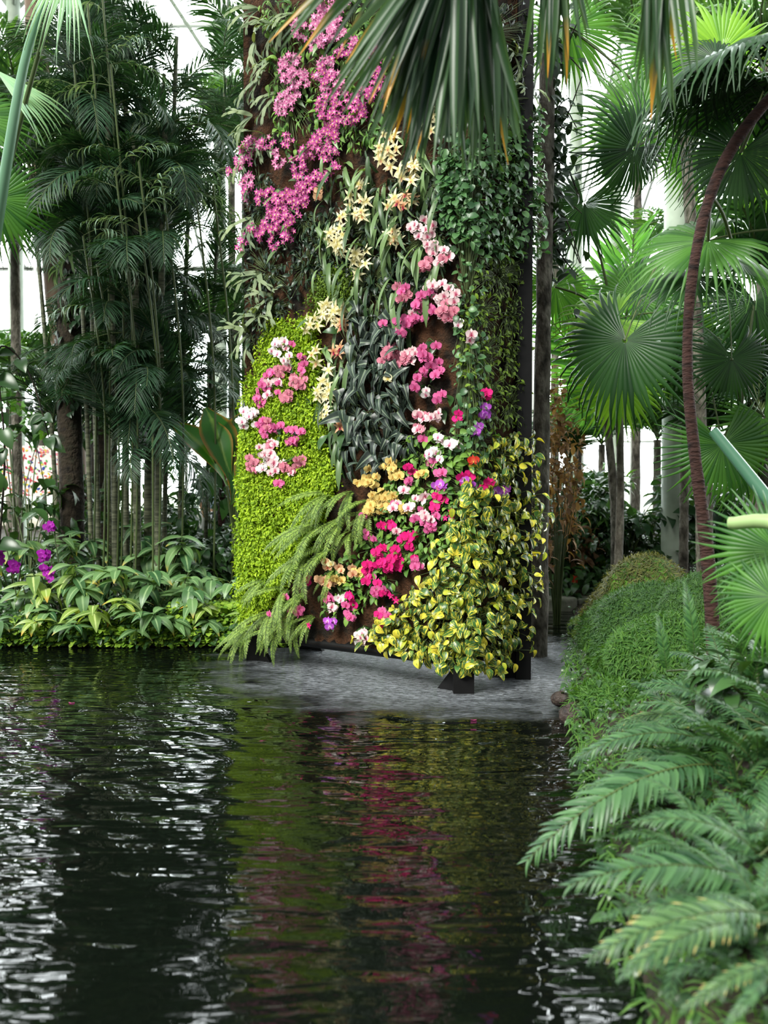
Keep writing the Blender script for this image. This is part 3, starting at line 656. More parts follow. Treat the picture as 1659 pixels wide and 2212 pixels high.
def patch(name, part, poly, n, T, mat, size, cell, label, cat, out=.06, hang=.8, spread=.5, outw=.6, wid=1.0, group=None, stems=False, kind=None, upn=None):
    """leaves of one species over a region of the wall, split into single plants"""
    T = T if isinstance(T, list) else [T]
    seeds = []; x0, x1 = min(p[0] for p in poly), max(p[0] for p in poly); y0, y1 = min(p[1] for p in poly), max(p[1] for p in poly)
    pts = pick(poly, n)
    if cell:
        for gx in np.arange(x0 + cell / 2, x1 + cell / 2, cell):
            for gy in np.arange(y0 + cell / 2, y1 + cell / 2, cell * 1.1): seeds.append((gx + rng.uniform(-.3, .3) * cell, gy + rng.uniform(-.3, .3) * cell))
        seeds = [s for s in seeds if inpoly(*s, poly)] or [(sum(p[0] for p in poly) / len(poly), sum(p[1] for p in poly) / len(poly))]
    else: seeds = [(sum(p[0] for p in pts) / n, sum(p[1] for p in pts) / n)]
    own = [[] for _ in seeds]
    for p in pts: own[min(range(len(seeds)), key=lambda i: (seeds[i][0] - p[0]) ** 2 + (seeds[i][1] - p[1]) ** 2)].append(p)
    for s, mine in zip(seeds, own):
        if not mine: continue
        s = (sum(p[0] for p in mine) / len(mine), sum(p[1] for p in mine) / len(mine))
        b = MB(); Ms = [[] for _ in T]; Ts = [[] for _ in T]; tn = [[] for _ in T]; st = MB(); r0, rn = wall_uv(*s); r0 = r0 + rn * .0
        for (x, y) in mine:
            p, nn = wall_uv(x, y); o_ = rng.uniform(.0, out); pos = p + nn * o_
            d = nn * outw * rng.uniform(.5, 1.2) + np.array([0, 0, -hang]) + rng.normal(0, spread, 3); i = rng.integers(len(T)); up = nn + np.array([0, 0, .5]) + rng.normal(0, .25, 3)
            if d @ nn < .1: d = d + nn * (.15 - d @ nn)
            sz = size * rng.uniform(.65, 1.25); Ms[i].append(frame(d, up, rng.normal(0, .25)) * sz * np.array([wid, 1, 1])); Ts[i].append(pos); tn[i].append(rng.random())
            if stems: st.tube([r0 + (p - r0) * .3 - nn * .0 + nn * .01, p + (r0 - p) * .3 + nn * .03 + [0, 0, .01], pos], .0028, 4, cap=False)
        for i in range(len(T)): b.many(T[i], Ms[i], Ts[i], tn[i])
        lb = label + ' ' + where(*s)
        if kind or not stems:
            o = b.build(name, mat, loc=r0); tag(o, lb if cell else label, cat, group, kind)
        else:
            root = thing(name, lb, cat, r0, group); b.build(part, mat, root, r0); st.build('stem', stemm, root, r0)
Tov = T_leaf(.5, 4, .5, .15, 'oval'); Tov2 = T_leaf(.42, 5, .9, .12, 'oval'); Tht = T_leaf(.72, 6, .8, .16, 'heart'); Tht2 = T_leaf(.62, 6, .4, .22, 'heart'); Tln = T_leaf(.2, 6, .8, .15, 'lance'); Tst = T_leaf(.13, 8, .5, .2, 'strap')
Tst2 = T_leaf(.1, 10, .9, .2, 'strap'); Tar = T_leaf(.46, 9, .7, .12, 'arrow', wave=.06); Tmo = T_leaf(.5, 2, .6, .25, 'oval'); Trd = T_leaf(.8, 4, .4, .15, 'round')
# lime moss: rounded tufts of tiny fronds
def mossy(name, poly, n, tufts, mat, size, label, T=Tmo):
    cs = pick(poly, tufts); Ms, Ts, tn = [], [], []
    for (x, y) in cs:
        c, nn = wall_uv(x, y); R_ = rng.uniform(.03, .095); tt = rng.random()
        k = n // tufts
        D_ = rng.normal(0, 1, (k, 3)); D_ /= np.linalg.norm(D_, axis=1)[:, None]; D_ = D_ + nn * .5
        for d in D_:
            if d @ nn < 0: d = d - nn * 2 * (d @ nn)
            d = nrm(d); pos = c + d * R_ * rng.uniform(.6, 1.1) + nn * .0
            dd = d + rng.normal(0, .5, 3) + [0, 0, -.5]; Ms.append(frame(dd, d) * size * rng.uniform(.7, 1.3)); Ts.append(pos); tn.append(np.clip(tt + rng.normal(0, .25), 0, 1))
    b = MB().many(T, Ms, Ts, tn); r0, _ = wall_uv(*cs[0]); tag(b.build(name, mat, loc=r0), label, 'moss', None, 'stuff')
mossy('spike_moss', MOSS, 42000, 1500, G_moss, .036, 'thick lime green moss covering the lower left of the flower tower')
mossy('spike_moss', MOSS2, 3200, 120, G_mossd, .03, 'small olive green moss patch above the cream orchids on the tower')
patch('pothos_vine', 'foliage', POTH, 1000, [Tht, Tht2], G_poth, .088, 62, 'variegated pothos vine', 'pothos', out=.16, hang=.7, spread=.55, stems=True)
patch('pothos_vine', 'foliage', POTH, 240, [Tht, Tht2], G_poth2, .082, 105, 'yellow leaved pothos vine', 'pothos', out=.22, hang=.6, spread=.6, stems=True)
patch('peperomia_plant', 'foliage', PEPE, 1400, [Tov, Trd], G_mid, .07, 75, 'small leaved glossy creeper', 'creeper', out=.12, hang=.3, spread=.6, outw=.9, stems=True)
patch('peperomia_plant', 'foliage', PEPU, 420, [Tov, Tln], G_deep, .1, 110, 'very dark creeper', 'creeper', out=.1, hang=.6, spread=.5, stems=True)
patch('wall_fern', 'foliage', OLIV, 1100, [Tov, Tln], G_mossd, .055, 85, 'sparse olive creeping fern', 'fern', out=.08, hang=.4, spread=.6, stems=True)
patch('begonia_plant', 'foliage', BEGO, 800, [Tht2, Tov], G_bego, .075, 85, 'soft green begonia', 'begonia', out=.08, hang=.5, spread=.5, stems=True)
patch('alocasia_plant', 'foliage', ALOC, 230, Tar, G_alo, .19, 62, 'dark pale veined alocasia', 'alocasia', out=.16, hang=1.0, spread=.6, outw=.5, stems=True)
patch('strap_leaf_orchid', 'foliage', STRP, 150, [Tst, Tst2], G_strap, .34, 70, 'drooping strap leaved orchid', 'orchid', out=.08, hang=1.0, spread=.35, outw=.5, stems=True)
patch('strap_leaf_orchid', 'foliage', [(690, 700), (770, 700), (780, 930), (740, 1020), (690, 900)], 34, [Tst, Tst2], G_strap, .34, 80, 'grey green strap leaved orchid', 'orchid', out=.1, hang=1.0, spread=.3, outw=.5, stems=True)
patch('leafy_orchid', 'foliage', MID, 60, Tov2, G_dark, .15, 60, 'flowerless dark leaved orchid', 'orchid', out=.06, hang=.6, spread=.6, outw=.6, stems=True)
patch('creeping_fig', 'foliage', [(530, 330), (700, 480), (700, 580), (560, 760), (530, 760)], 700, [Tov, Tln], G_deep, .07, 90, 'deep green creeping fig', 'creeper', out=.06, hang=.7, spread=.5, stems=True)
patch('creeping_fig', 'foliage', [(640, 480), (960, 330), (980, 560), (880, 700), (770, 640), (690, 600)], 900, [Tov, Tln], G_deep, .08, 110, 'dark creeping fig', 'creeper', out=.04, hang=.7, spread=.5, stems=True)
patch('creeping_fig', 'foliage', [(560, 0), (860, 0), (840, 330), (600, 330)], 800, [Tov2, Tln], G_bego, .09, 120, 'mid green creeper', 'creeper', out=.05, hang=.6, spread=.5, stems=True)
patch('pothos_vine', 'foliage', [(990, 1120), (1050, 1000), (1060, 1440), (960, 1440)], 170, [Tht, Tht2], G_poth, .09, 150, 'corner pothos vine', 'pothos', out=.2, hang=.7, spread=.8, outw=.9, stems=True)
patch('corner_creeper', 'foliage', [(985, 300), (1035, 300), (1035, 1000), (985, 1000)], 330, [Tov, Trd], G_mid, .065, 150, 'small leaved corner creeper', 'creeper', out=.1, hang=.5, spread=.8, outw=.8, stems=True)
# staghorn ferns: broad forked hanging fronds at the left edge
def M_stag(seed):
    r = np.random.default_rng(seed); b = MB(); T = T_leaf(.28, 5, .35, .06, 'strap')
    def br(p, d, L_, k):
        b.many(T, [frame(d, (0, -.3, 1)) * L_], [p], [r.random()]); e = p + nrm(d) * L_ * .78 - np.array([0, 0, .12 * L_])
        if k:
            for sg in (-1, 1): br(e, nrm(d) + np.array([sg * .45, 0, -.3]) + r.normal(0, .1, 3), L_ * .62, k - 1)
    br(np.zeros(3), np.array([0, 1, .1]), .5, 2); return b.mesh('staghorn_frond', G_stag)
SG = [M_stag(i) for i in range(3)]
for i, (px, py) in enumerate([(560, 20), (600, 60), (550, 90), (640, 30), (590, 130), (560, 170), (605, 200), (545, 250), (570, 290), (535, 330), (560, 590), (590, 640), (560, 680), (540, 720), (545, 470), (1110, 120), (1130, 190)]):
    p, nn = wall_uv(px, py); root = thing('staghorn_fern', 'grey green staghorn fern ' + where(px, py), 'fern', p)
    side = np.array([nn[1], -nn[0], 0]); side = side if side[0] > 0 else -side
    for j in range(4):
        d = nn * .6 + side * rng.uniform(-1.0, .6) + np.array([0, 0, rng.uniform(-1.1, .3)]); link('frond', SG[j % 3], root, M=mat4(frame(d, nn + [0, 0, .5]) * rng.uniform(.32, .5), np.zeros(3)))
# sword ferns hanging from the lower wall
NF = [M_frond(1, .3, -.75, 40, .10, .024, 1.35, .2, .1, 0, .06, .006, 2, .35, mats=[G_fern, stemm], name='frond', seed=i) for i in range(3)]
for (px, py, sc, nfr) in [(715, 1065, .55, 6), (760, 1060, .5, 6), (800, 1080, .42, 5), (700, 1130, .62, 7), (745, 1120, .5, 5), (665, 1200, .6, 7), (720, 1180, .5, 5), (620, 1270, .55, 6), (660, 1280, .5, 6), (590, 1320, .5, 6), (555, 1350, .45, 6), (640, 1330, .45, 5), (760, 1150, .4, 4), (535, 1365, .4, 5), (600, 1360, .38, 5), (680, 1330, .36, 5), (790, 1110, .36, 4), (580, 1250, .4, 4), (725, 1230, .36, 4)]:
    p, nn = wall_uv(px, py); root = thing('sword_fern', 'arching sword fern ' + where(px, py), 'fern', p); side = np.array([nn[1], -nn[0], 0]); side = side if side[0] > 0 else -side
    for j in range(nfr):
        d = nn * rng.uniform(.4, .9) + side * rng.uniform(-1.0, .6) * .8 + np.array([0, 0, rng.uniform(-1.0, -.1)]); link('frond', NF[j % 3], root, M=mat4(frame(d, nn + [0, 0, .8]) * sc * rng.uniform(.8, 1.1), np.zeros(3)))

# trunk behind the tower's right edge
b0 = P(1162, 1400, 9.45); t0 = P(1178, 0, 9.6)
o = trunk_mesh([(b0[0], 9.45, -.3), (b0[0] + .03, 9.5, 2), (t0[0], 9.55, 4.5), (t0[0] + .04, 9.6, 8)], [.1, .085, .08, .08]).build('tree_trunk', bark, loc=(b0[0], 9.45, 0)); tag(o, 'slender grey mossy trunk standing in the water behind the black tower post', 'tree')
# open views between the plants towards the bright glass wall
GAPS = [(35, 680, 45, 55), (60, 620, 40, 35), (410, 590, 42, 55), (515, 600, 18, 45), (450, 135, 48, 40), (470, 205, 36, 18), (270, 290, 26, 40), (375, 250, 22, 40), (10, 190, 18, 25), (70, 30, 35, 50), (100, 550, 22, 25), (60, 750, 45, 25),
    (185, 640, 18, 40), (182, 745, 14, 35), (440, 960, 20, 50), (412, 1040, 18, 20), (375, 780, 40, 16), (260, 450, 14, 20), (120, 985, 130, 40), (30, 1040, 40, 30), (215, 1020, 25, 35), (450, 1120, 25, 50), (400, 700, 30, 25), (20, 480, 20, 30), (330, 160, 14, 20),
    (1380, 370, 55, 65), (1290, 350, 50, 60), (1200, 400, 30, 50), (1250, 100, 35, 26), (1230, 180, 28, 50), (1600, 230, 45, 45), (1440, 470, 36, 18), (1300, 580, 28, 13), (1240, 610, 45, 14), (1450, 680, 26, 50), (1400, 690, 36, 40), (1390, 880, 32, 26),
    (1370, 1000, 48, 32), (1375, 1080, 48, 32), (1490, 1050, 22, 32), (1560, 640, 45, 18), (1240, 985, 26, 14), (1290, 1130, 14, 20), (1380, 230, 30, 25), (1310, 60, 20, 30), (1480, 250, 20, 30), (1330, 460, 40, 16), (1620, 60, 30, 24), (1590, 430, 22, 16), (1400, 1150, 14, 10)]
def ingap(px, py, m=1.0): return any(((px - a) / (c * m)) ** 2 + ((py - b) / (d * m)) ** 2 < 1 for a, b, c, d in GAPS)


# ---------------------------------------------------------------- fans and fronds shared by the palms
FAN = {}
def fans(key, mat, **k):
    FAN[key] = [M_fan(mats=[mat, stemm], seed=s, name='fan_leaf', **k) for s in (1, 2, 3)]
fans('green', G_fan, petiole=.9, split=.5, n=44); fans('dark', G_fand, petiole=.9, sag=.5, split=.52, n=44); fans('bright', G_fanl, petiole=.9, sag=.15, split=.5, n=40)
fans('hang', G_hang, n=40, arc=1.5, split=.32, sag=.05, tipdroop=.25, pleat=.012, taper=.9, narrow=.92, cone=.1)
fans('pale', G_pale, n=14, arc=.36, split=.5, sag=.05, tipdroop=.3, petiole=.5)
def fan(parent, key, hub, aim, face, R_, base=(0, 0, 0), v=None):
    return link('leaf', FAN[key][rng.integers(3) if v is None else v], parent, M=mat4(frame(aim, face) * R_, np.asarray(hub) - np.asarray(base)))
KF = [M_frond(1, 1.0, -.7, 46, .33, .016, .9, .5, .2, .25, .1, .008, 3, .4, mats=[G_kent, stemm], name='frond', seed=i) for i in range(4)]
KL = [M_frond(1, .5, -.7, 7, .36, .036, .6, 1.2, .15, .25, .2, .006, 6, .6, jit=.3, mats=[G_kentl, stemm], name='frond', seed=i) for i in range(3)]
BF = [M_frond(1, .9, -.5, 34, .40, .030, 1.0, .6, .25, .2, .1, .01, 3, .4, mats=[G_bkg, stemm], name='frond', seed=i) for i in range(3)]
BD = [M_frond(1, .9, -.7, 34, .38, .030, 1.0, .8, .25, .2, .1, .01, 3, .4, mats=[G_bkd, stemm], name='frond', seed=i) for i in range(3)]
BB = [M_frond(1, .5, -.3, 30, .42, .05, 1.05, .35, .3, .15, .06, .012, 3, .5, mats=[G_bright, stemm], name='frond', seed=i) for i in range(2)]
def azel(az, el): return np.array([math.cos(az) * math.cos(el), math.sin(az) * math.cos(el), math.sin(el)])
def frond(parent, lib, pos, az, el, L_, base, roll=0):
    if pos[1] > 9:                              # leave the open views to the bright glass wall open
        d = azel(az, el)
        if any(ingap(*proj(np.asarray(pos) + d * L_ * u + np.array([0, 0, L_ * (.35 * u - .45 * u * u)]))) for u in (.25, .5, .75, 1.0)): return None
    return link('frond', lib[rng.integers(len(lib))], parent, M=mat4(frame(azel(az, el), (0, 0, 1), roll) * L_, np.asarray(pos) - np.asarray(base)))
def feather_palm(x, y, H, r, lib, nf, L_, label, lean=(0, 0), tmat=None, name='feather_palm', group=None, z0=None, levels=None, el=(-.1, .9)):
    g = gzf(x, y) - .1 if z0 is None else z0; root = thing(name, label, 'palm', (x, y, g), group); b_ = (x, y, g)
    p = crv([(x, y, g), (x + lean[0] * .4, y + lean[1] * .4, g + (H - g) * .5), (x + lean[0], y + lean[1], H)], 24)
    mb = MB(); mb.tube(p, r * (1 + .06 * np.sin(np.arange(24) * 2.2)) * np.linspace(1.1, .85, 24), 10, cap=True); mb.build('trunk', tmat or bark, root, b_)
    for i in range(nf):
        az = i * 2.4 + rng.normal(0, .3)
        u = 1.0 if levels is None else rng.uniform(levels, 1)
        pos = np.array([np.interp(u, np.linspace(0, 1, 24), p[:, k]) for k in range(3)])
        frond(root, lib, pos, az, rng.uniform(*el), L_ * rng.uniform(.8, 1.1), b_, rng.normal(0, .2))
    return root

# ---------------------------------------------------------------- dense dark palm clump on the left
cane = noisemat('pale_cane', ['2a2e22', '4c503c', '6c6e58'], 4, 4, .6, .3, stretch=(1, 1, 8))
STEMS = [(132, 12.3, .03), (178, 12.2, .03), (215, 11.2, .03), (250, 11.0, .04), (272, 11.3, .035), (296, 11.0, .042), (318, 11.4, .05), (338, 11.0, .04), (352, 11.7, .03), (385, 12.4, .03), (440, 12.8, .025), (165, 13.2, .03), (300, 13.0, .03), (240, 12.4, .03), (200, 11.8, .03), (330, 12.2, .03)]
for i, (px, Y, r_) in enumerate(STEMS):
    b0 = P(px, 1150, Y); top = 5.4 + 1.9 * rng.random(); lx = (px - 270) / 270 * .9
    feather_palm(b0[0], Y, top, r_, KF, 46, 1.3, 'dark feathery cane palm in the tall left clump', (lx * .6, rng.uniform(-.3, .3)), cane, 'cane_palm', levels=.3, el=(-1.0, .9))
for i, (px, py, Y) in enumerate([(190, 60, 10.4), (220, 20, 10.4), (240, 190, 10.3), (300, 400, 10.2), (250, 420, 10.2), (350, 440, 10.4), (420, 440, 10.6), (180, 560, 10.3), (210, 620, 10.4), (300, 520, 10.2), (160, 190, 10.5), (460, 450, 10.8)]):
    p = P(px, py, Y); g = P(px + 40, 1190, Y + .6); g[2] = gzf(g[0], g[1]) - .05
    root = thing('reed_palm', 'reed palm with pale drooping ribbon leaves', 'palm', g); mb = MB(); pts = crv([g, (g * .5 + p * .5) + [.1, .1, .4], p + [0, 0, .25]], 16); mb.tube(pts, .012, 6); mb.build('stem', stemm, root, g)
    for j in range(4): frond(root, KL, pts[-1 - j], (j % 2) * math.pi + rng.normal(0, .45) + .1, rng.uniform(-.3, .5), rng.uniform(.5, .85), g)
# the thick trunk and the creeper-clad mass behind the palms
b0 = P(152, 1090, 12.0)
root = thing('dark_tree', 'dark stout trunk rising from the left bank behind the shrubs', 'tree', (b0[0], 12, 0)); bs = (b0[0], 12, 0)
trunk_mesh([(b0[0] + .03, 12, 0), (b0[0] + .02, 12, 1.5), (b0[0] - .02, 12.1, 4.2), (b0[0] + .3, 12.3, 8)], [.17, .14, .15, .13]).build('trunk', darkbark, root, bs)
Ms, Ts, tn = [], [], []
for i in range(900):
    a = rng.uniform(0, 6.28); z = rng.uniform(2.6, 8); c = np.array([b0[0] + (z / 8) ** 2 * .3, 12 + .04 * z, z]) + np.array([math.cos(a), math.sin(a), 0]) * (.16 + .1 * rng.random()); Ms.append(frame(np.array([math.cos(a), math.sin(a), -1.0]) + rng.normal(0, .4, 3), (math.cos(a), math.sin(a), .5)) * .12); Ts.append(c); tn.append(rng.random())
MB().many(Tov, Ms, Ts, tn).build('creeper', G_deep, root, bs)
for k, (px, Y, w_, zlo) in enumerate([(225, 14.2, .38, 3.2)]):
    b0 = P(px, 1000, Y); bs = (b0[0], Y, 0); root = thing('ivy_tree', 'dark ivy clad trunk hidden behind the palm clump', 'tree', bs)
    trunk_mesh([(b0[0], Y, 0), (b0[0], Y, 4), (b0[0], Y, 9)], [.2, .2, .2]).build('trunk', darkbark, root, bs); Ms, Ts, tn = [], [], []
    for i in range(2600):
        a = rng.uniform(0, 6.28); z = rng.uniform(zlo, 9); q_ = w_ * (.5 + .6 * rng.random()) * min(1, (z - zlo + .3)); c = np.array([b0[0], Y, z]) + np.array([math.cos(a), math.sin(a), 0]) * q_; Ms.append(frame(np.array([math.cos(a), math.sin(a), -1.0]) + rng.normal(0, .5, 3), (math.cos(a), math.sin(a), .5)) * .17); Ts.append(c); tn.append(rng.random())
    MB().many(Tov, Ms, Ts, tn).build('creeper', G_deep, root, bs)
# brown trunk and silvery fan leaves in the top left corner
p0, p1 = P(20, 0, 15), P(85, 0, 15)
b1 = P(120, 1100, 15); o = trunk_mesh([(b1[0] + .22, 15, 0), (P(150, 700, 15)[0], 15, 3), (P(95, 300, 15)[0], 15, 6.5), (P(78, 60, 15)[0], 15, 9.5), (P(70, -60, 15)[0], 15, 11)], [.22, .2, .17, .17]).build('smooth_trunk', noisemat('smooth_bark', ['5a4a3c', '7a6656'], 3, 3, .8, .2), loc=(b1[0] + .22, 15, 0)); tag(o, 'smooth brown trunk between the leaves in the top left corner', 'tree')
hb = P(150, -75, 7.5); gb = np.array([hb[0] - 1.2, 7.8, 7.0])
# a palm rooted on the left bank outside the frame holds these leaves
gx, gy = P(-60, 1250, 10.6)[0], 10.6
root = thing('silver_fan_palm', 'silvery fan palm leaning in from the left edge with thick green leaf stalks', 'palm', (gx, gy, .2)); bs = (gx, gy, .2)
crown = P(-40, 620, 9.6); MB().tube(crv([(gx, gy, .1), (gx + .05, gy - .4, 1.6), crown], 12), [.14, .12], 10).build('trunk', bark, root, bs)
def stalk_fan(root, bs, key, start, hub, aim, face, R_, pr=.02, mid=None):
    pts = crv([start, (np.asarray(start) + hub) / 2 + ([0, 0, .15] if mid is None else mid), hub], 14)
    lf = link('fan_leaf', FAN[key][rng.integers(3)], root, M=mat4(frame(aim, face) * R_, np.asarray(hub) - bs)); b = MB(); b.tube(pts, [pr, pr * .6], 7, tone=.5); b.build('leaf_stalk', stemm, root, bs); return lf
stalk_fan(root, bs, 'pale', crown, P(150, -110, 8.6), (-.12, -.2, -1), (.3, -1, .1), 1.05, .03)
stalk_fan(root, bs, 'pale', crown, P(-10, 150, 9.0), (.6, .2, -.5), (.2, -1, .5), .8, .02)
pb_ = MB(); pb_.tube(crv([crown + [0, 0, -.4], P(15, 350, 9.0), P(62, 100, 8.8), P(142, -108, 8.62)], 16), [.065, .03], 8); pb_.build('leaf_stalk', leafmat('green_stalk', '4a7054', '6f9878', trans=0, rough=.4), root, bs)
for (px, py, ax, az_) in [(-10, 430, .2, -1), (-60, 250, .8, -.2)]:
    stalk_fan(root, bs, 'green', crown, P(px, py, 10), (ax, .1, az_), (.2, -1, .5), .75, .015)

# ---------------------------------------------------------------- big dark palm leaves hanging in front from above
tz = 5.6; bx, by = 2.55, 4.3
root = thing('overhanging_fan_palm', 'tall fan palm whose long dark leaves hang over the top of the tower', 'palm', (bx, by, gzf(bx, by))); bs = np.array([bx, by, gzf(bx, by)])
crown = np.array([2.0, 4.4, 5.0]); trunk_mesh([(bx, by, bs[2] - .1), (bx + .1, by, 2.5), crown], [.13, .1, .1]).build('trunk', darkbark, root, bs)
HF = []
def M_hang(seed, n, a0, a1, L0, L1, seg=.030):
    """long narrow leaf segments falling from one hub; the origin is the hub, -Z is down"""
    r = np.random.default_rng(seed); b = MB(); T = T_leaf(.036, 10, .12, .3, 'strap'); ang = np.linspace(a0, a1, n)
    for i, a in enumerate(ang):
        Ln = (L0 + (L1 - L0) * math.sin(math.pi * i / (n - 1))) * r.uniform(.88, 1.08); tone = r.uniform(0, .75) if r.random() > .07 else .9
        d = np.array([math.sin(a), r.normal(0, .12) - .05, -math.cos(a)]); b.many((T[0] * np.array([1.0, 1, 1]), T[1], T[2]), [frame(d, (r.normal(0, .4), -1, .3), r.normal(0, .3)) * Ln], [np.array([r.normal(0, .03), r.normal(0, .05), 0])], [tone])
    return b.mesh('hanging_fan', [G_hang])
for (px, py, Y, n_, a0, a1, L0, L1, sd_) in [(1010, -190, 4.3, 44, -.72, -.28, .85, 1.05, 1), (1000, -170, 4.4, 46, -.42, .05, 1.0, 1.16, 2), (1020, -150, 4.6, 36, -.12, .26, .9, 1.12, 3), (960, -240, 4.2, 12, -1.05, -.65, .7, 1.1, 6), (1200, -210, 4.7, 22, -.10, .12, .7, .85, 4), (1420, -230, 4.5, 30, -.06, .12, .8, .98, 5), (1180, -260, 4.9, 12, .05, .5, .5, .8, 7)]:
    hub = P(px, py, Y); h_ = link('hanging_leaf', M_hang(sd_, n_, a0, a1, L0, L1), root, M=mat4(np.eye(3), hub - bs)); b = MB(); b.tube(crv([crown, (crown + hub) / 2 + [0, 0, .3], hub], 10), [.02, .013], 6); b.build('leaf_stalk', stemm, root, bs)

# ---------------------------------------------------------------- right side: slender red-brown palm and its fans
TP = [P(1545, 1400, 6.6), P(1528, 1200, 6.6), P(1503, 1000, 6.6), P(1485, 800, 6.6), P(1495, 600, 6.6), P(1535, 420, 6.6), P(1600, 290, 6.6), P(1700, 170, 6.6)]
TP[0][2] = gzf(TP[0][0], 6.6) - .05
root = root_sp = thing('slender_palm', 'slender curving red brown trunk with fan leaves on the right bank', 'palm', TP[0]); bs = TP[0].copy()
trunk_mesh(TP, [.055, .05, .04, .035, .038, .038, .038, .04], 10, 40, .05).build('trunk', redbark, root, bs)
def pf(root, bs, key, px, py, Y, aimpx, Rpx, facing, start=None, pr=.012):
    """fan leaf whose hub shows at px,py and whose centre segment points towards aimpx"""
    h_ = P(px, py, Y); t_ = P(aimpx[0], aimpx[1], Y); R_ = Rpx * Y / F; d = t_ - h_
    link('fan_leaf', FAN[key][rng.integers(3)], root, M=mat4(frame(d, facing) * R_, h_ - bs))
    if start is not None:
        b = MB(); b.tube(crv([start, (np.asarray(start) + h_) / 2 + [0, 0, .08], h_], 10), [pr * 1.3, pr], 6); b.build('leaf_stalk', stemm, root, bs)
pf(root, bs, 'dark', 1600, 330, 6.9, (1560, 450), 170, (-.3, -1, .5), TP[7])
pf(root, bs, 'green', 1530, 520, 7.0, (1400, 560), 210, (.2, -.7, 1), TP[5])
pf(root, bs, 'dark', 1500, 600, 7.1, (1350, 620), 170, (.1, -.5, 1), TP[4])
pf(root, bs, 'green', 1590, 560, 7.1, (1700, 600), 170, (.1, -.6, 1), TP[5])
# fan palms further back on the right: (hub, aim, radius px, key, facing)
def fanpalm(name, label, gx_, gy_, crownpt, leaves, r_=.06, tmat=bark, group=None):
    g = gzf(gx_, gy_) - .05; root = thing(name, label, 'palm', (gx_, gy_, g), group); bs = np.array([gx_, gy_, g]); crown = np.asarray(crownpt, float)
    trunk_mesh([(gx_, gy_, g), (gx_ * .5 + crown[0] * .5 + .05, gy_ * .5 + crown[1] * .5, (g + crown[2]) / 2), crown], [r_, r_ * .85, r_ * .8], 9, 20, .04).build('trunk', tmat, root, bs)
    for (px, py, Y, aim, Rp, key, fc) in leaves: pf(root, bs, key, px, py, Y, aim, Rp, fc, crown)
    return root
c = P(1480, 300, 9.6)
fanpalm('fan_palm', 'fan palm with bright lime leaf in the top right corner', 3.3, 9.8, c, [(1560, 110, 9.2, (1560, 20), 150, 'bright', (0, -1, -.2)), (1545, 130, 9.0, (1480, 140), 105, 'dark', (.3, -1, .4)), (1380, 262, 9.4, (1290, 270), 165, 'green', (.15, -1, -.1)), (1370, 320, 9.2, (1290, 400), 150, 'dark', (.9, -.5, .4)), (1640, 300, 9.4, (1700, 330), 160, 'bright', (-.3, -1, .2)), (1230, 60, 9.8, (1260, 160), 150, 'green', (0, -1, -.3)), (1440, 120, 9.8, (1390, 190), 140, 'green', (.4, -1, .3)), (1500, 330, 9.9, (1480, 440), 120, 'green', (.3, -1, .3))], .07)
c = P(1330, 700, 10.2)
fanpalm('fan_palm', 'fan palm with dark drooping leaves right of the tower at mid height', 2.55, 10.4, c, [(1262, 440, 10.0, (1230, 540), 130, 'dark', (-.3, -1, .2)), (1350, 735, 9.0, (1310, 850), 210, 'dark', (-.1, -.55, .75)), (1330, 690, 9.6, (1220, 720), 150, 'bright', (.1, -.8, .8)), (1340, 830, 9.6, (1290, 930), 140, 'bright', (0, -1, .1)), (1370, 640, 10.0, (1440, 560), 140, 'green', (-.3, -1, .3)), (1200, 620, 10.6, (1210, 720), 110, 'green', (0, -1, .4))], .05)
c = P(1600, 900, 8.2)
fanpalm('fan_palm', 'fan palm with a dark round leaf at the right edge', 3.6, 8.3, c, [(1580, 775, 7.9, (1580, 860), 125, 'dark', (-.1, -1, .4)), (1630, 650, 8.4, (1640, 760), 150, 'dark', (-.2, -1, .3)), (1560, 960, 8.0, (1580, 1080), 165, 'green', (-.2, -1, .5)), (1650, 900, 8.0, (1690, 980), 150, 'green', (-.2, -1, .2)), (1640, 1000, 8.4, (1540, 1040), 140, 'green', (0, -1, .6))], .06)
c = P(1640, 1180, 4.9)
r_ = fanpalm('yellowing_fan_palm', 'small fan palm with a yellow streaked leaf at the right edge', P(1690, 1400, 4.9)[0], 4.9, c, [(1680, 1190, 4.7, (1610, 1310), 200, 'green', (-.2, -1, .5)), (1670, 1290, 4.6, (1620, 1390), 160, 'green', (-.5, -1, .4))], .03)
for az in np.arange(0, 6.2, .75): fan(root_sp, 'dark', TP[7] + azel(az, .2) * .5, azel(az, -.3), (0, 0, 1), .75, TP[0])
# broad blue-green stalks reaching in
sk = leafmat('blue_green_stalk', '2f5a44', '4f7a60', trans=0, rough=.4); skp = leafmat('pale_green_stalk', '7c9a5c', '98b27a', trans=.1, rough=.4)
for (a, b_, Y, w_, mt, lb) in [((1540, 930), (1700, 1130), 6.2, .045, sk, 'thick blue green leaf stalk slanting down at the right edge'), ((1575, 1130), (1720, 1165), 4.6, .04, skp, 'pale green cut leaf stalk poking in at the right edge')]:
    p0, p1 = P(*a, Y), P(*b_, Y - .2); p2 = p1 + (p1 - p0) * .9; p2[2] = gzf(p2[0], p2[1]) - .02 if lb.startswith('pale') is False else max(gzf(p2[0], p2[1]), .1)
    o = MB().tube(crv([p0, p1, p2], 14), [w_ * .75, w_, w_ * 1.1], 8).build('leaf_stalk_stump' if 'cut' in lb else 'leaf_stalk_shoot', mt, loc=p2); tag(o, lb, 'palm')
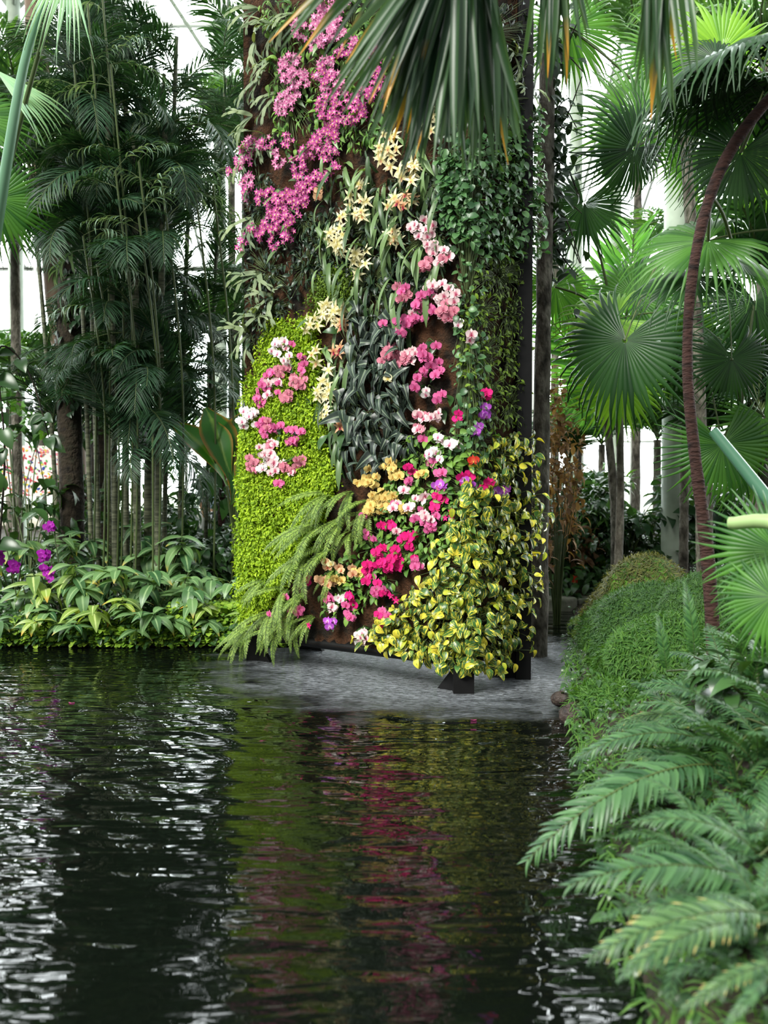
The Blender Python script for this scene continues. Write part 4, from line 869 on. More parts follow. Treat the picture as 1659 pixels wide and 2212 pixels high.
# bright feather palm, back-lit
b0 = P(1330, 1180, 12.5); root = thing('bright_feather_palm', 'bright back lit feather palm right of the trunk', 'palm', (b0[0], 12.5, gzf(b0[0], 12.5))); bs = np.array([b0[0], 12.5, gzf(b0[0], 12.5)]); cr_ = P(1310, 900, 12.5)
MB().tube(crv([bs, (bs + cr_) / 2 + [.05, 0, 0], cr_], 10), [.07, .05], 8).build('trunk', bark, root, bs)
for (a, b_, m_) in [((1315, 880), (1350, 540), (1318, 700)), ((1300, 880), (1190, 690), (1260, 740)), ((1320, 880), (1420, 760), (1370, 760)), ((1290, 890), (1185, 860), (1240, 820)), ((1310, 880), (1290, 640), (1290, 740))]:
    q0, q1 = P(*a, 12.4), P(*b_, 12.0); d = q1 - q0; L_ = np.linalg.norm(d) * 1.12; link('frond', BB[rng.integers(2)], root, M=mat4(frame(d + [0, 0, -.15], (0, -1, .15)) * L_, q0 - bs))

# ---------------------------------------------------------------- background planting
def bush(name, label, cat, x, y, R_, H, n, T, mat, size, hang=.3, z0=None, group=None, dome=True, flat=1.0):
    """leafy shrub: crown of leaves on thin branching stems"""
    g = gzf(x, y) - .04 if z0 is None else z0; root = thing(name, label, cat, (x, y, g), group); bs = np.array([x, y, g]); T = T if isinstance(T, list) else [T]
    st = MB(); nb = max(4, int(n ** .5 / 2)); tips = []
    for i in range(nb):
        a = rng.uniform(0, 6.28); rr = R_ * math.sqrt(rng.uniform(.05, .8)); hh = H * rng.uniform(.45, .95); e = bs + np.array([math.cos(a) * rr, math.sin(a) * rr * flat, hh]); st.tube(crv([bs + rng.normal(0, .03, 3) * [1, 1, 0], bs + (e - bs) * [.35, .35, .6], e], 8), [.012, .005], 5, cap=False); tips.append(e)
    Ms = [[] for _ in T]; Ts = [[] for _ in T]; tn = [[] for _ in T]; tt = np.array(tips)
    for i in range(n):
        e = tt[rng.integers(nb)]; v = rng.normal(0, 1, 3); v /= np.linalg.norm(v); pos = e + v * np.array([R_ * .45, R_ * .45 * flat, H * .28]) * rng.uniform(.3, 1); pos[2] = max(pos[2], bs[2] + .05)
        if ingap(*proj(pos)): continue
        o_ = nrm((pos - bs) * [1, 1, .4]); d = o_ + rng.normal(0, .5, 3) + [0, 0, -hang]; k = rng.integers(len(T)); Ms[k].append(frame(d, np.array([0, 0, 1.0]) + o_ * .4 + rng.normal(0, .2, 3)) * size * rng.uniform(.6, 1.2)); Ts[k].append(pos); tn[k].append(rng.random())
    b = MB()
    for k in range(len(T)): b.many(T[k], Ms[k], Ts[k], tn[k])
    b.build('foliage', mat, root, bs); st.build('stem', stemm, root, bs); return root
D_ = {'left': 'behind the left bank', 'right': 'behind the right bank'}
for i, (px, Y, top, nf, L_, lib, r_) in enumerate([
    (20, 17, 880, 14, 2.0, BF, .08), (90, 19, 800, 14, 2.2, BF, .08), (200, 18, 840, 16, 2.2, BF, .09), (455, 17, 740, 14, 1.9, BF, .08), (510, 16, 680, 12, 1.7, BD, .07),
    (500, 18, 330, 14, 2.0, BF, .08), (30, 15, 330, 14, 2.2, BF, .08), (-40, 14, 520, 14, 2.2, BD, .08), (530, 14, 160, 12, 1.6, BD, .07),
    (1200, 18, 520, 14, 1.9, BD, .08), (1500, 18, 330, 15, 2.2, BF, .09), (1660, 13, 640, 16, 2.2, BD, .09), (1460, 17, 560, 14, 2.0, BF, .08), (1300, 19, 960, 14, 1.8, BD, .08),
    (1380, 21, 120, 15, 2.6, BF, .1), (1650, 17, 120, 16, 2.6, BF, .1), (1420, 15, 950, 14, 1.7, BF, .07), (1250, 15, 760, 12, 1.5, BF, .06), (1530, 12, 950, 14, 1.7, BD, .07), (1640, 11, 900, 15, 1.8, BD, .08), (1230, 14, 1000, 12, 1.3, BD, .06), (1480, 12.5, 820, 13, 1.5, BF, .06)]):
    t_ = P(px, top, Y)
    feather_palm(t_[0], Y, t_[2], r_, lib, nf, L_, ('pale green' if lib is BF else 'dark green') + ' feather palm far ' + D_['left' if px < 830 else 'right'], group='feather palms behind the banks')
# low shrubs closing the ground behind the banks
for i in range(34):
    left = i < 17; px = rng.uniform(-60, 545) if left else rng.uniform(1180, 1700); Y = rng.uniform(12.0, 16.5) if left else rng.uniform(13.6, 17); H = rng.uniform(.9, 1.7) if left else rng.uniform(.9, 1.6); x = P(px, 1100, Y)[0]
    if 385 < px < 500 and left: H = .75
    if px < 260: H = .55
    k = rng.integers(4); T, mt, nm, lb, sz = [([Tov2], G_bkd, 'broadleaf_shrub', 'dark broad leaved shrub', .26), ([Tln], G_bkg, 'narrow_leaf_shrub', 'green narrow leaved shrub', .28), ([Tht2], G_bkd, 'heart_leaf_plant', 'dark heart leaved plant', .3), ([Tov], G_dark, 'small_leaf_shrub', 'dark small leaved shrub', .15)][k]
    bush(nm, lb + ' ' + D_['left' if left else 'right'], 'shrub', x, Y, rng.uniform(.6, 1.0), H, 260 if sz > .2 else 600, T, mt, sz, .4, group='understorey shrubs ' + D_['left' if left else 'right'])
# tall shrubs with backlit leaves at mid height, left
for (px, Y, top, R_, n_, mt) in [(30, 13, 830, .8, 260, G_bkg), (110, 14, 900, .7, 240, G_bkg), (60, 12, 960, .6, 200, G_dark), (230, 14.5, 860, .7, 300, G_bkg), (200, 13, 960, .5, 160, G_dark), (450, 15, 900, .5, 160, G_bkg), (330, 15, 800, .7, 260, G_bkg), (510, 13.5, 1040, .4, 120, G_bkd)]:
    t_ = P(px, top, Y); bush('understorey_tree', 'slim loose leaved small tree ' + D_['left'], 'tree', t_[0], Y, R_, t_[2], n_, [Tov2, Tov], mt, .24, .5)
# arching bare twigs at the left edge with large round leaves
for (pts, Y) in [([(-20, 1250), (10, 1000), (-5, 760), (60, 800), (110, 960)], 9.9)]:
    bs = P(-20, 1250, Y + .4); bs[2] = gzf(bs[0], bs[1]); root = thing('vine_shrub', 'wiry arching stem with scattered round leaves at the left edge', 'shrub', bs); c = crv([bs] + [P(a, b, Y) for a, b in pts[1:]], 30); MB().tube(c, [.014, .006], 6).build('stem', darkbark, root, bs); Ms, Ts, tn = [], [], []
    for j in range(20):
        p = c[rng.integers(4, 30)]; Ms.append(frame([rng.normal(0, 1), -.5, rng.normal(-.3, .5)], (0, -1, .6)) * rng.uniform(.16, .3)); Ts.append(p); tn.append(rng.random())
    MB().many(Tht2, Ms, Ts, tn).build('foliage', G_dark, root, bs)
# big banana-like leaves left of the tower
bs = P(525, 1230, 11.2); bs[2] = gzf(bs[0], bs[1]); root = thing('banana_plant', 'large leaved banana like plant with brown edged leaves left of the tower', 'plant', bs); V_, q_, A_ = T_leaf(.42, 12, .55, .1, 'paddle', wave=.03)
for j, (a, b_, rl, sz) in enumerate([((490, 1050), (400, 870), -.6, 1.05), ((500, 1090), (535, 860), .2, 1.25), ((505, 1040), (440, 930), .5, .8), ((510, 1100), (560, 960), .3, 1.0), ((500, 1060), (470, 880), -.2, 1.1), ((500, 1090), (545, 1060), .3, .7)]):
    p0, p1 = P(*a, 11.1), P(*b_, 10.9); l = link('leaf', MB().add(V_, q_, np.column_stack([A_[:, :2], np.full(len(V_), rng.random())])).mesh('banana_leaf', G_ban), root, M=mat4(frame(p1 - p0 + [0, 0, .2], (.3, -1, .3), rl) * sz, p0 - bs)); MB().tube(crv([bs, (bs + p0) / 2, p0], 6), [.03, .015], 6).build('leaf_stalk', stemm, root, bs)
# two-lobed leaf in front of the canes
bs = P(330, 1200, 10.6); bs[2] = gzf(bs[0], bs[1]); root = thing('two_lobed_plant', 'plant with a two lobed leaf in front of the pale canes', 'plant', bs); e_ = P(330, 900, 10.5); MB().tube([bs, (bs + e_) / 2, e_], .012, 6).build('stem', stemm, root, bs)
for sg in (-1, 1): link('leaf', MB().add(*T_leaf(.45, 6, .5, .1, 'oval')).mesh('lobed_leaf', G_dark), root, M=mat4(frame((sg, -.1, .35), (0, -1, .8)) * .24, e_ - bs))

# ---------------------------------------------------------------- left bank: broad leaves, ground cover, violet orchids
BLV = []
for i in range(3):
    V, q, Am = T_leaf(.34 + .03 * i, 7, .45 + .3 * i, .1, 'oval' if i else 'lance'); BLV.append((V, q, Am))
def broad(px, py, Y, nst, nl, size, mat, label):
    c = P(px, py, Y); x, y = c[0], c[1]; g = gzf(x, y) - .03; H = max(.2, c[2] - g); root = thing('ginger_plant', label, 'plant', (x, y, g)); bs = np.array([x, y, g]); st = MB(); Ms = [[], [], []]; Ts = [[], [], []]; tn = [[], [], []]
    for s in range(nst):
        a = rng.uniform(0, 6.28); e = bs + np.array([math.cos(a) * .28, math.sin(a) * .22 - .12, H * rng.uniform(.6, 1.0)]); st.tube(crv([bs, bs + (e - bs) * [.5, .5, .6], e], 8), [.01, .006], 5)
        for j in range(nl):
            az = j * 2.4 + s + rng.normal(0, .3); el = rng.uniform(-.35, .5); k = rng.integers(3); d = azel(az, el) + [0, -.25, 0]; Ms[k].append(frame(d, (0, -.3, 1)) * size * .82 * rng.uniform(.6, 1.2)); Ts[k].append(e - [0, 0, rng.uniform(0, .2) * H]); tn[k].append(rng.random())
    b = MB()
    for k in range(3): b.many(BLV[k], Ms[k], Ts[k], tn[k])
    b.build('foliage', mat, root, bs); st.build('stem', stemm, root, bs)
HW = lambda px: 'near the left edge' if px < 120 else 'left of the violet orchids' if px < 60 else 'below the thick dark trunk' if px < 230 else 'below the pale canes' if px < 360 else 'beside the moss wall'
for (px, py, Y, ns, nl, sz, m_) in [(30, 1150, 11.0, 4, 8, .36, G_broad), (110, 1170, 11.3, 4, 8, .36, G_broad), (190, 1140, 11.4, 4, 8, .38, G_broad), (270, 1130, 11.2, 5, 8, .4, G_broad), (350, 1140, 11.0, 5, 8, .4, G_broad), (425, 1205, 10.9, 4, 8, .38, G_broad), (500, 1225, 10.8, 4, 8, .34, G_broad),
        (30, 1270, 10.4, 5, 8, .34, G_broad), (130, 1230, 10.5, 4, 8, .38, G_broad2), (215, 1200, 10.5, 4, 8, .38, G_broad), (290, 1210, 10.4, 5, 8, .38, G_broad), (370, 1230, 10.4, 5, 8, .38, G_broad), (450, 1250, 10.4, 4, 8, .36, G_broad), (240, 1270, 10.2, 3, 7, .36, G_broad2), (330, 1300, 10.15, 4, 8, .36, G_broad), (60, 1310, 10.15, 4, 8, .3, G_broad), (120, 1330, 10.1, 3, 7, .3, G_broad2), (400, 1330, 10.15, 4, 8, .3, G_broad), (500, 1290, 10.2, 3, 7, .3, G_broad2), (355, 1360, 10.05, 3, 7, .27, G_broad), (10, 1350, 10.1, 3, 7, .27, G_broad), (200, 1320, 10.1, 3, 7, .3, G_broad)]:
    broad(px, py, Y, ns, nl, sz, m_, ('yellow green' if m_ is G_broad2 else 'blue green') + ' broadleaf ' + ('at the water edge ' if py > 1290 else 'on the left bank ' if py > 1190 else 'at the back of the bank ') + HW(px))
def cover(name, label, poly, n, T, mat, size, Yr, hmax=.16, cat='plant'):
    Ms, Ts, tn = [], [], []; k = 0
    while k < n:
        x, y = rng.uniform(*poly[0]), rng.uniform(*poly[1]); d = float(pdist(np.array([x]), np.array([y]))[0])
        if d < -.1: continue
        z = gzf(x, y) + rng.random() * hmax if d > .02 else rng.uniform(.02, .2); Ms.append(frame(rng.normal(0, 1, 3) * [1, 1, .4] + [0, -.5, .1], (0, -.5, 1)) * size * rng.uniform(.6, 1.3)); Ts.append([x, y, z]); tn.append(rng.random()); k += 1
    tag(MB().many(T, Ms, Ts, tn).build(name, mat, loc=(sum(poly[0]) / 2, sum(poly[1]) / 2, .1)), label, cat, None, 'stuff')
cover('ground_cover', 'lime green small leaved ground cover on the bank at the moss wall foot', ((-2.3, -.9), (9.93, 10.5)), 3200, Trd, G_lime, .06, 0, .3)
cover('ground_cover', 'lime green ground cover at the water edge below the trunk', ((-4.2, -2.3), (9.93, 10.2)), 2200, Trd, G_lime, .055, 0, .16)
cover('ground_cover', 'small dark leaves trailing along the left water edge', ((-6, -1), (9.92, 10.4)), 2600, Tov, G_dark, .09, 0, .2)
cover('leaf_litter', 'low dark undergrowth covering the left bank', ((-7, 0), (10.3, 14)), 5200, Tov2, G_dark, .16, 0, .3)
for (px, py, n_, rx, ry) in [(105, 1139, 4, 9, 7), (97, 1196, 8, 9, 14), (104, 1236, 8, 12, 15), (5, 1200, 9, 12, 18), (28, 1228, 6, 12, 12)]:
    at = P(px, py, 10.2); at_ = at + [0, .1, 0]; r_ = orchid(px, py, rx, ry, n_, 'violet', None, 'on the left bank ' + ('highest, beside the dark trunk' if py < 1150 else 'above the lower bloom near the dark trunk' if py < 1200 and px > 50 else 'lowest near the dark trunk' if px > 50 else 'cut by the left edge' if px < 20 else 'low near the left edge'), .055, 0, at_, np.array([0, -1.0, 0]))
    b = MB(); g = gzf(at_[0], at_[1]); bs = np.array(r_.location); b.tube(crv([(at_[0] + .1, at_[1] + .15, g - .02), (at_[0] + .06, at_[1] + .1, (g + at_[2]) / 2), bs], 8), [.008, .005], 5); b.build('stem', stemm, r_, bs)
# ---------------------------------------------------------------- patterned banner and visitors beyond the left bank
pat = {k: noisemat('print_' + k, [c, c], 2, 1, .8, 0) for k, c in dict(red='c8384a', orange='e08a3c', green='5fae5a', blue='3a4fa0', yellow='e0cc4a', purple='7a3a7a', pink='e890a0').items()}
YW = 16.2; p0 = P(-20, 1072, YW); p1 = P(242, 1066, YW + .4); ht = P(0, 962, YW)[2] - p0[2]
root = thing('print_banner', 'white fabric banner printed with small red, green and blue shapes', 'banner', (p0[0], YW, 0)); bs = np.array([p0[0], YW, 0]); wd = p1[0] - p0[0]; hx = np.array([wd, .4, 0]) / wd
banw = noisemat('banner_cloth', ['f4e6e4', 'f8f0ec'], 2, 2, .8, .1)
c4b = [bs + hx * 0, bs + hx * wd]; V = []
for z in (p0[2], p0[2] + ht): V += [(*c4b[0][:2], z), (*c4b[1][:2], z), (c4b[1][0], c4b[1][1] + .05, z), (c4b[0][0], c4b[0][1] + .05, z)]
MB().add(V, [(0, 1, 5, 4), (2, 3, 7, 6), (4, 5, 6, 7), (1, 2, 6, 5), (0, 3, 2, 1), (0, 4, 7, 3)]).build('cloth', banw, root, bs, smooth=False)
b = MB()
def shape(cx, cz, a, rx, rz, n_, mi, k):
    t = np.arange(n_) * 2 * math.pi / n_ + (math.pi / 4 if n_ == 4 else 0); x = np.cos(t) * rx; z = np.sin(t) * rz; X = cx + x * math.cos(a) - z * math.sin(a); Z = cz + x * math.sin(a) + z * math.cos(a); X = np.clip(X, .01, wd - .01); Z = np.clip(Z, p0[2] + .01, p0[2] + ht - .01)
    V = np.array([bs + hx * xx + [0, -.004 - .0003 * k, 0] for xx in X]); V[:, 2] = Z; V = np.vstack([V, V.mean(0)]); b.add(V, [(i, (i + 1) % n_, n_) for i in range(n_)], mat=mi)
for k in range(420): shape(rng.uniform(0, wd), rng.uniform(p0[2], p0[2] + ht), rng.uniform(0, 3), rng.uniform(.012, .04), rng.uniform(.01, .025), int(rng.choice([4, 7, 10])), int(rng.choice(7, p=[.3, .12, .16, .12, .12, .08, .1])), k % 9)
for (x_, z_, a_, l_) in [(.15, .52, -.32, .35), (.55, .30, -.35, .45), (.3, .13, -.35, .42), (.45, .62, 1.3, .14), (.52, .62, 1.3, .13), (1.2, .5, -.3, .3), (1.7, .3, -.3, .3), (1.0, .2, -.3, .3)]: shape(x_, p0[2] + z_ * ht / .85, a_, l_, .014, 4, 0, 12)
b.build('printed_shape', list(pat.values()), root, bs, smooth=False)
f = MB()
for s in (0, .5, 1.0): q3 = bs + hx * wd * s; f.tube([(q3[0], q3[1] + .09, gzf(q3[0], q3[1]) - .05), (q3[0], q3[1] + .09, p0[2] + ht)], .03, 8)
f.build('frame', white, root, bs)
def skin(name, verts, edges, rad, mat, parent, lv=2):
    me = bpy.data.meshes.new(name); me.from_pydata([tuple(v) for v in verts], edges, []); o = link(name, me, parent); me.materials.append(mat); m_ = o.modifiers.new('skin', 'SKIN'); me.skin_vertices.new() if not me.skin_vertices else None
    for i, r in enumerate(rad): me.skin_vertices[0].data[i].radius = (r, r) if np.isscalar(r) else r
    me.skin_vertices[0].data[0].use_root = True; s_ = o.modifiers.new('sub', 'SUBSURF'); s_.levels = lv; s_.render_levels = lv
    for p in me.polygons: p.use_smooth = True
    return o
def person(x, y, z, rot, shirt, trousers, haircol, label, hgt=1.7):
    root = thing('person', label, 'person', (x, y, z)); root.rotation_euler = (0, 0, rot); k = hgt / 1.7; mk = lambda n_, c: noisemat(n_, [c, c], 3, 2, .8, .1)
    sk_ = mk('skin', 'c8977a'); J = [(0, 0, .92), (0, 0, 1.12), (0, .01, 1.36), (0, 0, 1.46), (0, -.01, 1.53), (0, -.015, 1.62), (.17, 0, 1.38), (.22, .02, 1.12), (.20, -.08, .90), (.20, -.10, .82), (-.17, 0, 1.38), (-.22, .02, 1.12), (-.20, -.08, .90), (-.20, -.10, .82), (.09, 0, .86), (.10, -.02, .48), (.10, .03, .08), (.10, -.1, .03), (-.09, 0, .86), (-.10, .04, .48), (-.10, .10, .08), (-.10, -.03, .03)]
    E = [(0, 1), (1, 2), (2, 3), (3, 4), (4, 5), (2, 6), (6, 7), (7, 8), (8, 9), (2, 10), (10, 11), (11, 12), (12, 13), (0, 14), (14, 15), (15, 16), (16, 17), (0, 18), (18, 19), (19, 20), (20, 21)]
    R_ = [(.15, .1), (.13, .09), (.15, .1), (.06, .06), (.075, .085), (.075, .09), .05, .038, .028, .03, .05, .038, .028, .03, .08, .055, .04, .035, .08, .055, .04, .035]
    skin('body', np.array(J) * k, E, R_, sk_, root)
    SI = [0, 1, 2, 6, 7, 10, 11]; sj = np.array([J[0], J[1], J[2], (.17, 0, 1.38), (.21, .01, 1.2), (-.17, 0, 1.38), (-.21, .01, 1.2)]) * k; skin('shirt', sj, [(0, 1), (1, 2), (2, 3), (3, 4), (2, 5), (5, 6)], [(.18, .125), (.16, .115), (.175, .125), .075, .065, .075, .065], mk('shirt_cloth', shirt), root)
    tj = np.array([J[0], J[14], J[15], (.10, .02, .14), J[18], J[19], (-.10, .09, .14)]) * k; skin('trousers', tj, [(0, 1), (1, 2), (2, 3), (0, 4), (4, 5), (5, 6)], [(.165, .115), .1, .075, .065, .1, .075, .065], mk('trouser_cloth', trousers), root)
    skin('hair', np.array([(0, .02, 1.66), (0, .045, 1.60), (0, .05, 1.52)]) * k, [(0, 1), (1, 2)], [(.085, .085), (.088, .08), (.06, .05)], mk('hair', haircol), root)
    fb = MB(); 
    for sx in (-.03, .03): fb.box((sx * k - .009, -.115 * k, 1.585 * k), (sx * k + .009, -.1 * k, 1.597 * k))
    fb.build('eye', mk('eye', '1c1410'), root, (0, 0, 0), smooth=False)
    return root
pp_ = P(452, 1100, 16.5); person(pp_[0], 16.5, gzf(pp_[0], 16.5), .9, '9aa8bc', 'e0e0e4', '2a1a16', 'person in a pale blue shirt and white trousers walking behind the left bank', 1.62)
pp_ = P(206, 1050, 15.0); person(pp_[0], 15.0, gzf(pp_[0], 15.0), 2.8, '6a4a50', '30343c', '2a1c1c', 'person with dark hair standing in front of the printed banner', 1.83)
pp_ = P(512, 1100, 17.5); person(pp_[0], 17.5, gzf(pp_[0], 17.5), 2.2, '2a48b0', '2c3038', '3a2a20', 'person in a bright blue top behind the moss wall edge', 1.6)
# slim dark stem in front of the walkers
b0 = P(468, 1190, 12.6); o = trunk_mesh([(b0[0], 12.6, .3), (b0[0] + .06, 12.6, 1.1), (P(482, 1040, 12.6)[0], 12.6, 2.1), (P(470, 980, 12.6)[0], 12.5, 2.6)], [.06, .05, .045, .03]).build('thin_trunk', redbark, loc=(b0[0], 12.6, .3)); tag(o, 'thin dark stem between the broad leaves and the moss wall', 'tree')

# ---------------------------------------------------------------- right bank: moss mounds, rocks, ferns
mossg = noisemat('moss_ground', ['1c3010', '35551a', '48701f'], 12, 5, .95, .6)
Tgr = T_leaf(.13, 2, .7, .1, 'lance')
def mound(name, px, py, Y, rx, ry, rz, mat, label, n=5200, size=.06, T=None, base=mossg, kind='stuff'):
    c = P(px, py, Y); g = gzf(c[0], Y); b = MB(); k1, k2 = 28, 14; U, Vv = np.meshgrid(np.linspace(0, 2 * np.pi, k1, endpoint=False), np.linspace(0, np.pi / 2, k2)); bump = 1 + .09 * np.sin(3 * U + px) * np.sin(Vv * 2) + .06 * np.sin(7 * U + 4 * Vv)
    zc = g - .08; hz = max(rz, c[2] - zc); X = c[0] + rx * np.cos(U) * np.cos(Vv) * bump; Yc = Y + ry * np.sin(U) * np.cos(Vv) * bump; Z = zc + hz * np.sin(Vv) * (1 + 0 * bump); i = np.arange(k1 * k2).reshape(k2, k1); i2 = np.roll(i, -1, 1)
    b.add(np.stack([X, Yc, Z], -1).reshape(-1, 3), np.stack([i[:-1], i2[:-1], i2[1:], i[1:]], -1).reshape(-1, 4), mat=1); Ms, Ts, tn = [], [], []
    for _ in range(int(n * 2.2)):
        u, v = rng.uniform(0, 6.283), math.asin(rng.random() ** .8); bb = 1 + .09 * math.sin(3 * u + px) * math.sin(v * 2) + .06 * math.sin(7 * u + 4 * v); p = np.array([c[0] + rx * math.cos(u) * math.cos(v) * bb, Y + ry * math.sin(u) * math.cos(v) * bb, zc + hz * math.sin(v)]); nn = nrm([math.cos(u) * math.cos(v) / rx, math.sin(u) * math.cos(v) / ry, math.sin(v) / hz]); Ms.append(frame(nn * .7 + rng.normal(0, .5, 3) + np.array([0, 0, -.55]), nn) * size * rng.uniform(.6, 1.4)); Ts.append(p); tn.append(rng.random())
    b.many(T or Tgr, Ms, Ts, tn); tag(b.build(name, [mat, base], loc=(c[0], Y, zc)), label, 'moss', None, kind)
mound('moss_mound', 1420, 1262, 8.0, .62, .6, .5, G_grassd, 'high rounded dark green moss mound on the right bank', 8000)
mound('moss_mound', 1372, 1395, 7.9, .36, .45, .3, G_grass, 'bright green moss mound at the right water edge beside the post', 7000, .07)
mound('moss_mound', 1480, 1420, 7.1, .62, .5, .4, G_grass, 'long bright moss slope above the two rocks', 8000, .07)
mound('moss_mound', 1560, 1330, 7.6, .6, .5, .4, G_grassd, 'dark moss hump behind the red brown trunk', 5000)
mound('moss_mound', 1345, 1500, 6.8, .34, .3, .2, G_grass, 'low moss tuft between the rocks and the water', 3600, .065)
mound('moss_mound', 1345, 1260, 9.2, .38, .5, .4, G_brng, 'brownish green mossy mound near the stone kerb', 4200, .07)
mound('moss_mound', 1400, 1200, 9.0, .5, .5, .6, G_brng, 'tall brown and olive mossy stump on the right bank', 4200, .07)
mound('moss_mound', 1275, 1330, 10.6, .2, .4, .2, G_lime, 'small yellow green moss hump right of the far water', 2600, .06)
def rock(px, py, Y, r, mat, label):
    c = P(px, py, Y); k1, k2 = 18, 10; U, Vv = np.meshgrid(np.linspace(0, 2 * np.pi, k1, endpoint=False), np.linspace(-np.pi / 2, np.pi / 2, k2)); q_ = 1 + .1 * np.sin(2 * U + px) * np.cos(Vv) + .08 * np.sin(5 * U + 3 * Vv)
    V = np.stack([r * 1.15 * np.cos(U) * np.cos(Vv) * q_, r * np.sin(U) * np.cos(Vv) * q_, r * .85 * np.sin(Vv) * q_], -1).reshape(-1, 3); i = np.arange(k1 * k2).reshape(k2, k1); i2 = np.roll(i, -1, 1); tag(MB().add(V + c, np.stack([i[:-1], i2[:-1], i2[1:], i[1:]], -1).reshape(-1, 4)).build('rock', mat, loc=c), label, 'rock')
rk = noisemat('wet_rock', ['15110f', '3a302a', '241e1c'], 9, 5, .6, .7)
rock(1252, 1545, 6.75, .115, rk, 'rounded dark wet rock at the right water edge'); rock(1362, 1555, 6.6, .11, noisemat('brown_rock', ['2a1c12', '6a4a2a'], 8, 5, .9, .7), 'brown mossy rock under the fern right of the dark rock'); rock(1215, 1510, 7.2, .07, rk, 'small dark stone nearly under water by the moss tuft')
FG = [M_frond(1, .55, -.75, 38, .17, .026, 1.15, .4, .15, .1, .08, .006, 4, .4, mats=[G_fg, stemm], name='frond', seed=i) for i in range(3)]
FY = [M_frond(1, .45, -.6, 34, .17, .028, 1.1, .4, .15, .1, .08, .006, 4, .4, mats=[G_fgy, stemm], name='frond', seed=i) for i in range(2)]
def fern(x, y, label, fr=(), n=8, L_=.6, lib=FG, el=(-.1, .8), z=None):
    g = gzf(x, y) - .02 if z is None else z; root = thing('bank_fern', label, 'fern', (x, y, g)); bs = np.array([x, y, g])
    for i in range(n): frond(root, lib, bs + rng.normal(0, .02, 3) * [1, 1, 0], i * 2.4 + rng.normal(0, .3), rng.uniform(*el), L_ * rng.uniform(.75, 1.15), bs, rng.normal(0, .25))
    for (a, Ya, b_, Yb, lb, lib2) in fr:
        p0, p1 = P(*a, Ya), P(*b_, Yb); d = p1 - p0; L2 = np.linalg.norm(d) * 1.08; link('frond', lib2[rng.integers(len(lib2))], root, M=mat4(frame(d, (-.1, -.6, 1) if abs(d[2]) < abs(d[0]) * 1.5 else (-.2, -1, .2)) * L2 * np.array([lb, 1, 1]), p0 - bs)); MB().tube(crv([bs, (bs + p0) / 2 + [0, 0, .1], p0], 8), .006, 5).build('frond_stalk', stemm, root, bs)
    return root
fern(1.95, 4.6, 'large fern whose long frond reaches over the dark water', [((1560, 1655), 4.4, (1140, 1850), 4.0, .8, FG), ((1520, 1600), 4.8, (1235, 1640), 4.7, .7, FG), ((1560, 1720), 4.3, (1260, 1700), 4.3, .7, FG)], 7, .62)
fern(1.75, 3.5, 'fern with wide blue green frond pointing left over the water', [((1670, 1935), 3.4, (1235, 1905), 3.2, .8, FG), ((1640, 1850), 3.5, (1380, 1770), 3.4, .8, FG), ((1650, 2010), 3.3, (1380, 1960), 3.2, .7, FG)], 6, .5)
fern(1.5, 2.9, 'fern with yellow streaked fronds near the bottom right corner', [((1660, 1975), 2.9, (1290, 2060), 2.7, .8, FY), ((1640, 2000), 2.9, (1360, 2090), 2.6, .7, FY), ((1680, 2080), 2.7, (1480, 2180), 2.6, .7, FY), ((1660, 2120), 2.6, (1560, 2230), 2.5, .7, FG)], 5, .4)
fern(2.0, 5.6, 'upright fern with tall fronds below the red brown trunk', [((1500, 1420), 5.3, (1480, 1262), 5.2, .7, FG), ((1440, 1450), 5.4, (1420, 1330), 5.3, .7, FG), ((1600, 1420), 5.2, (1585, 1250), 5.1, .7, FG), ((1620, 1480), 5.0, (1665, 1290), 4.9, .7, FG), ((1530, 1560), 5.2, (1340, 1560), 5.2, .7, FY), ((1500, 1500), 5.4, (1380, 1500), 5.4, .6, FG)], 9, .6)
fi = 0
for (px, py, Y, L_, n_) in [(1470, 1560, 5.6, .5, 7), (1580, 1600, 5.0, .55, 8), (1650, 1560, 5.2, .6, 8), (1500, 1680, 4.9, .5, 7), (1600, 1740, 4.3, .5, 8), (1440, 1740, 4.7, .42, 6), (1650, 1680, 4.4, .55, 8), (1560, 1830, 3.9, .42, 7), (1480, 1860, 4.0, .38, 6), (1650, 1880, 3.7, .45, 7), (1600, 2080, 3.1, .36, 7), (1500, 2130, 3.1, .3, 6), (1650, 2170, 2.85, .34, 7), (1640, 1480, 5.6, .5, 8), (1420, 1620, 5.4, .4, 6), (1560, 1500, 6.0, .5, 7), (1380, 1800, 4.6, .34, 6), (1540, 1960, 3.5, .34, 6), (1640, 2040, 3.2, .36, 7), (1440, 2060, 3.35, .3, 6)]:
    c = P(px, py, Y); x = max(c[0], 0.0)
    k = 0
    while float(pdist(np.array([x]), np.array([Y]))[0]) < .08 and k < 40: x += .03; k += 1
    pl = 'by the moss slope' if py < 1580 else 'in the middle of the right bank' if py < 1800 else 'low on the right bank' if py < 2000 else 'in the bottom right corner'
    fern(x, Y, 'leafy green fern ' + pl, (), n_ + 3, L_, FY if fi % 9 == 5 else FG, (-.1, .9), max(gzf(x, Y) - .02, min(c[2], gzf(x, Y) + .25) if False else gzf(x, Y) - .02)); fi += 1
cover('bank_moss', 'fine green moss carpeting the right bank under the ferns', ((.8, 3.2), (2.0, 9.5)), 16000, Tgr, G_grass, .08, 0, .06, 'moss')
cover('undergrowth', 'low leafy undergrowth along the right bank', ((.8, 4), (2.2, 12)), 5000, Tov2, G_dark, .07, 0, .15, 'plant')
cover('far_ground_cover', 'low dark undergrowth behind the tower', ((-1, 7), (12.9, 17)), 5200, Tov2, G_dark, .2, 0, .35, 'plant')
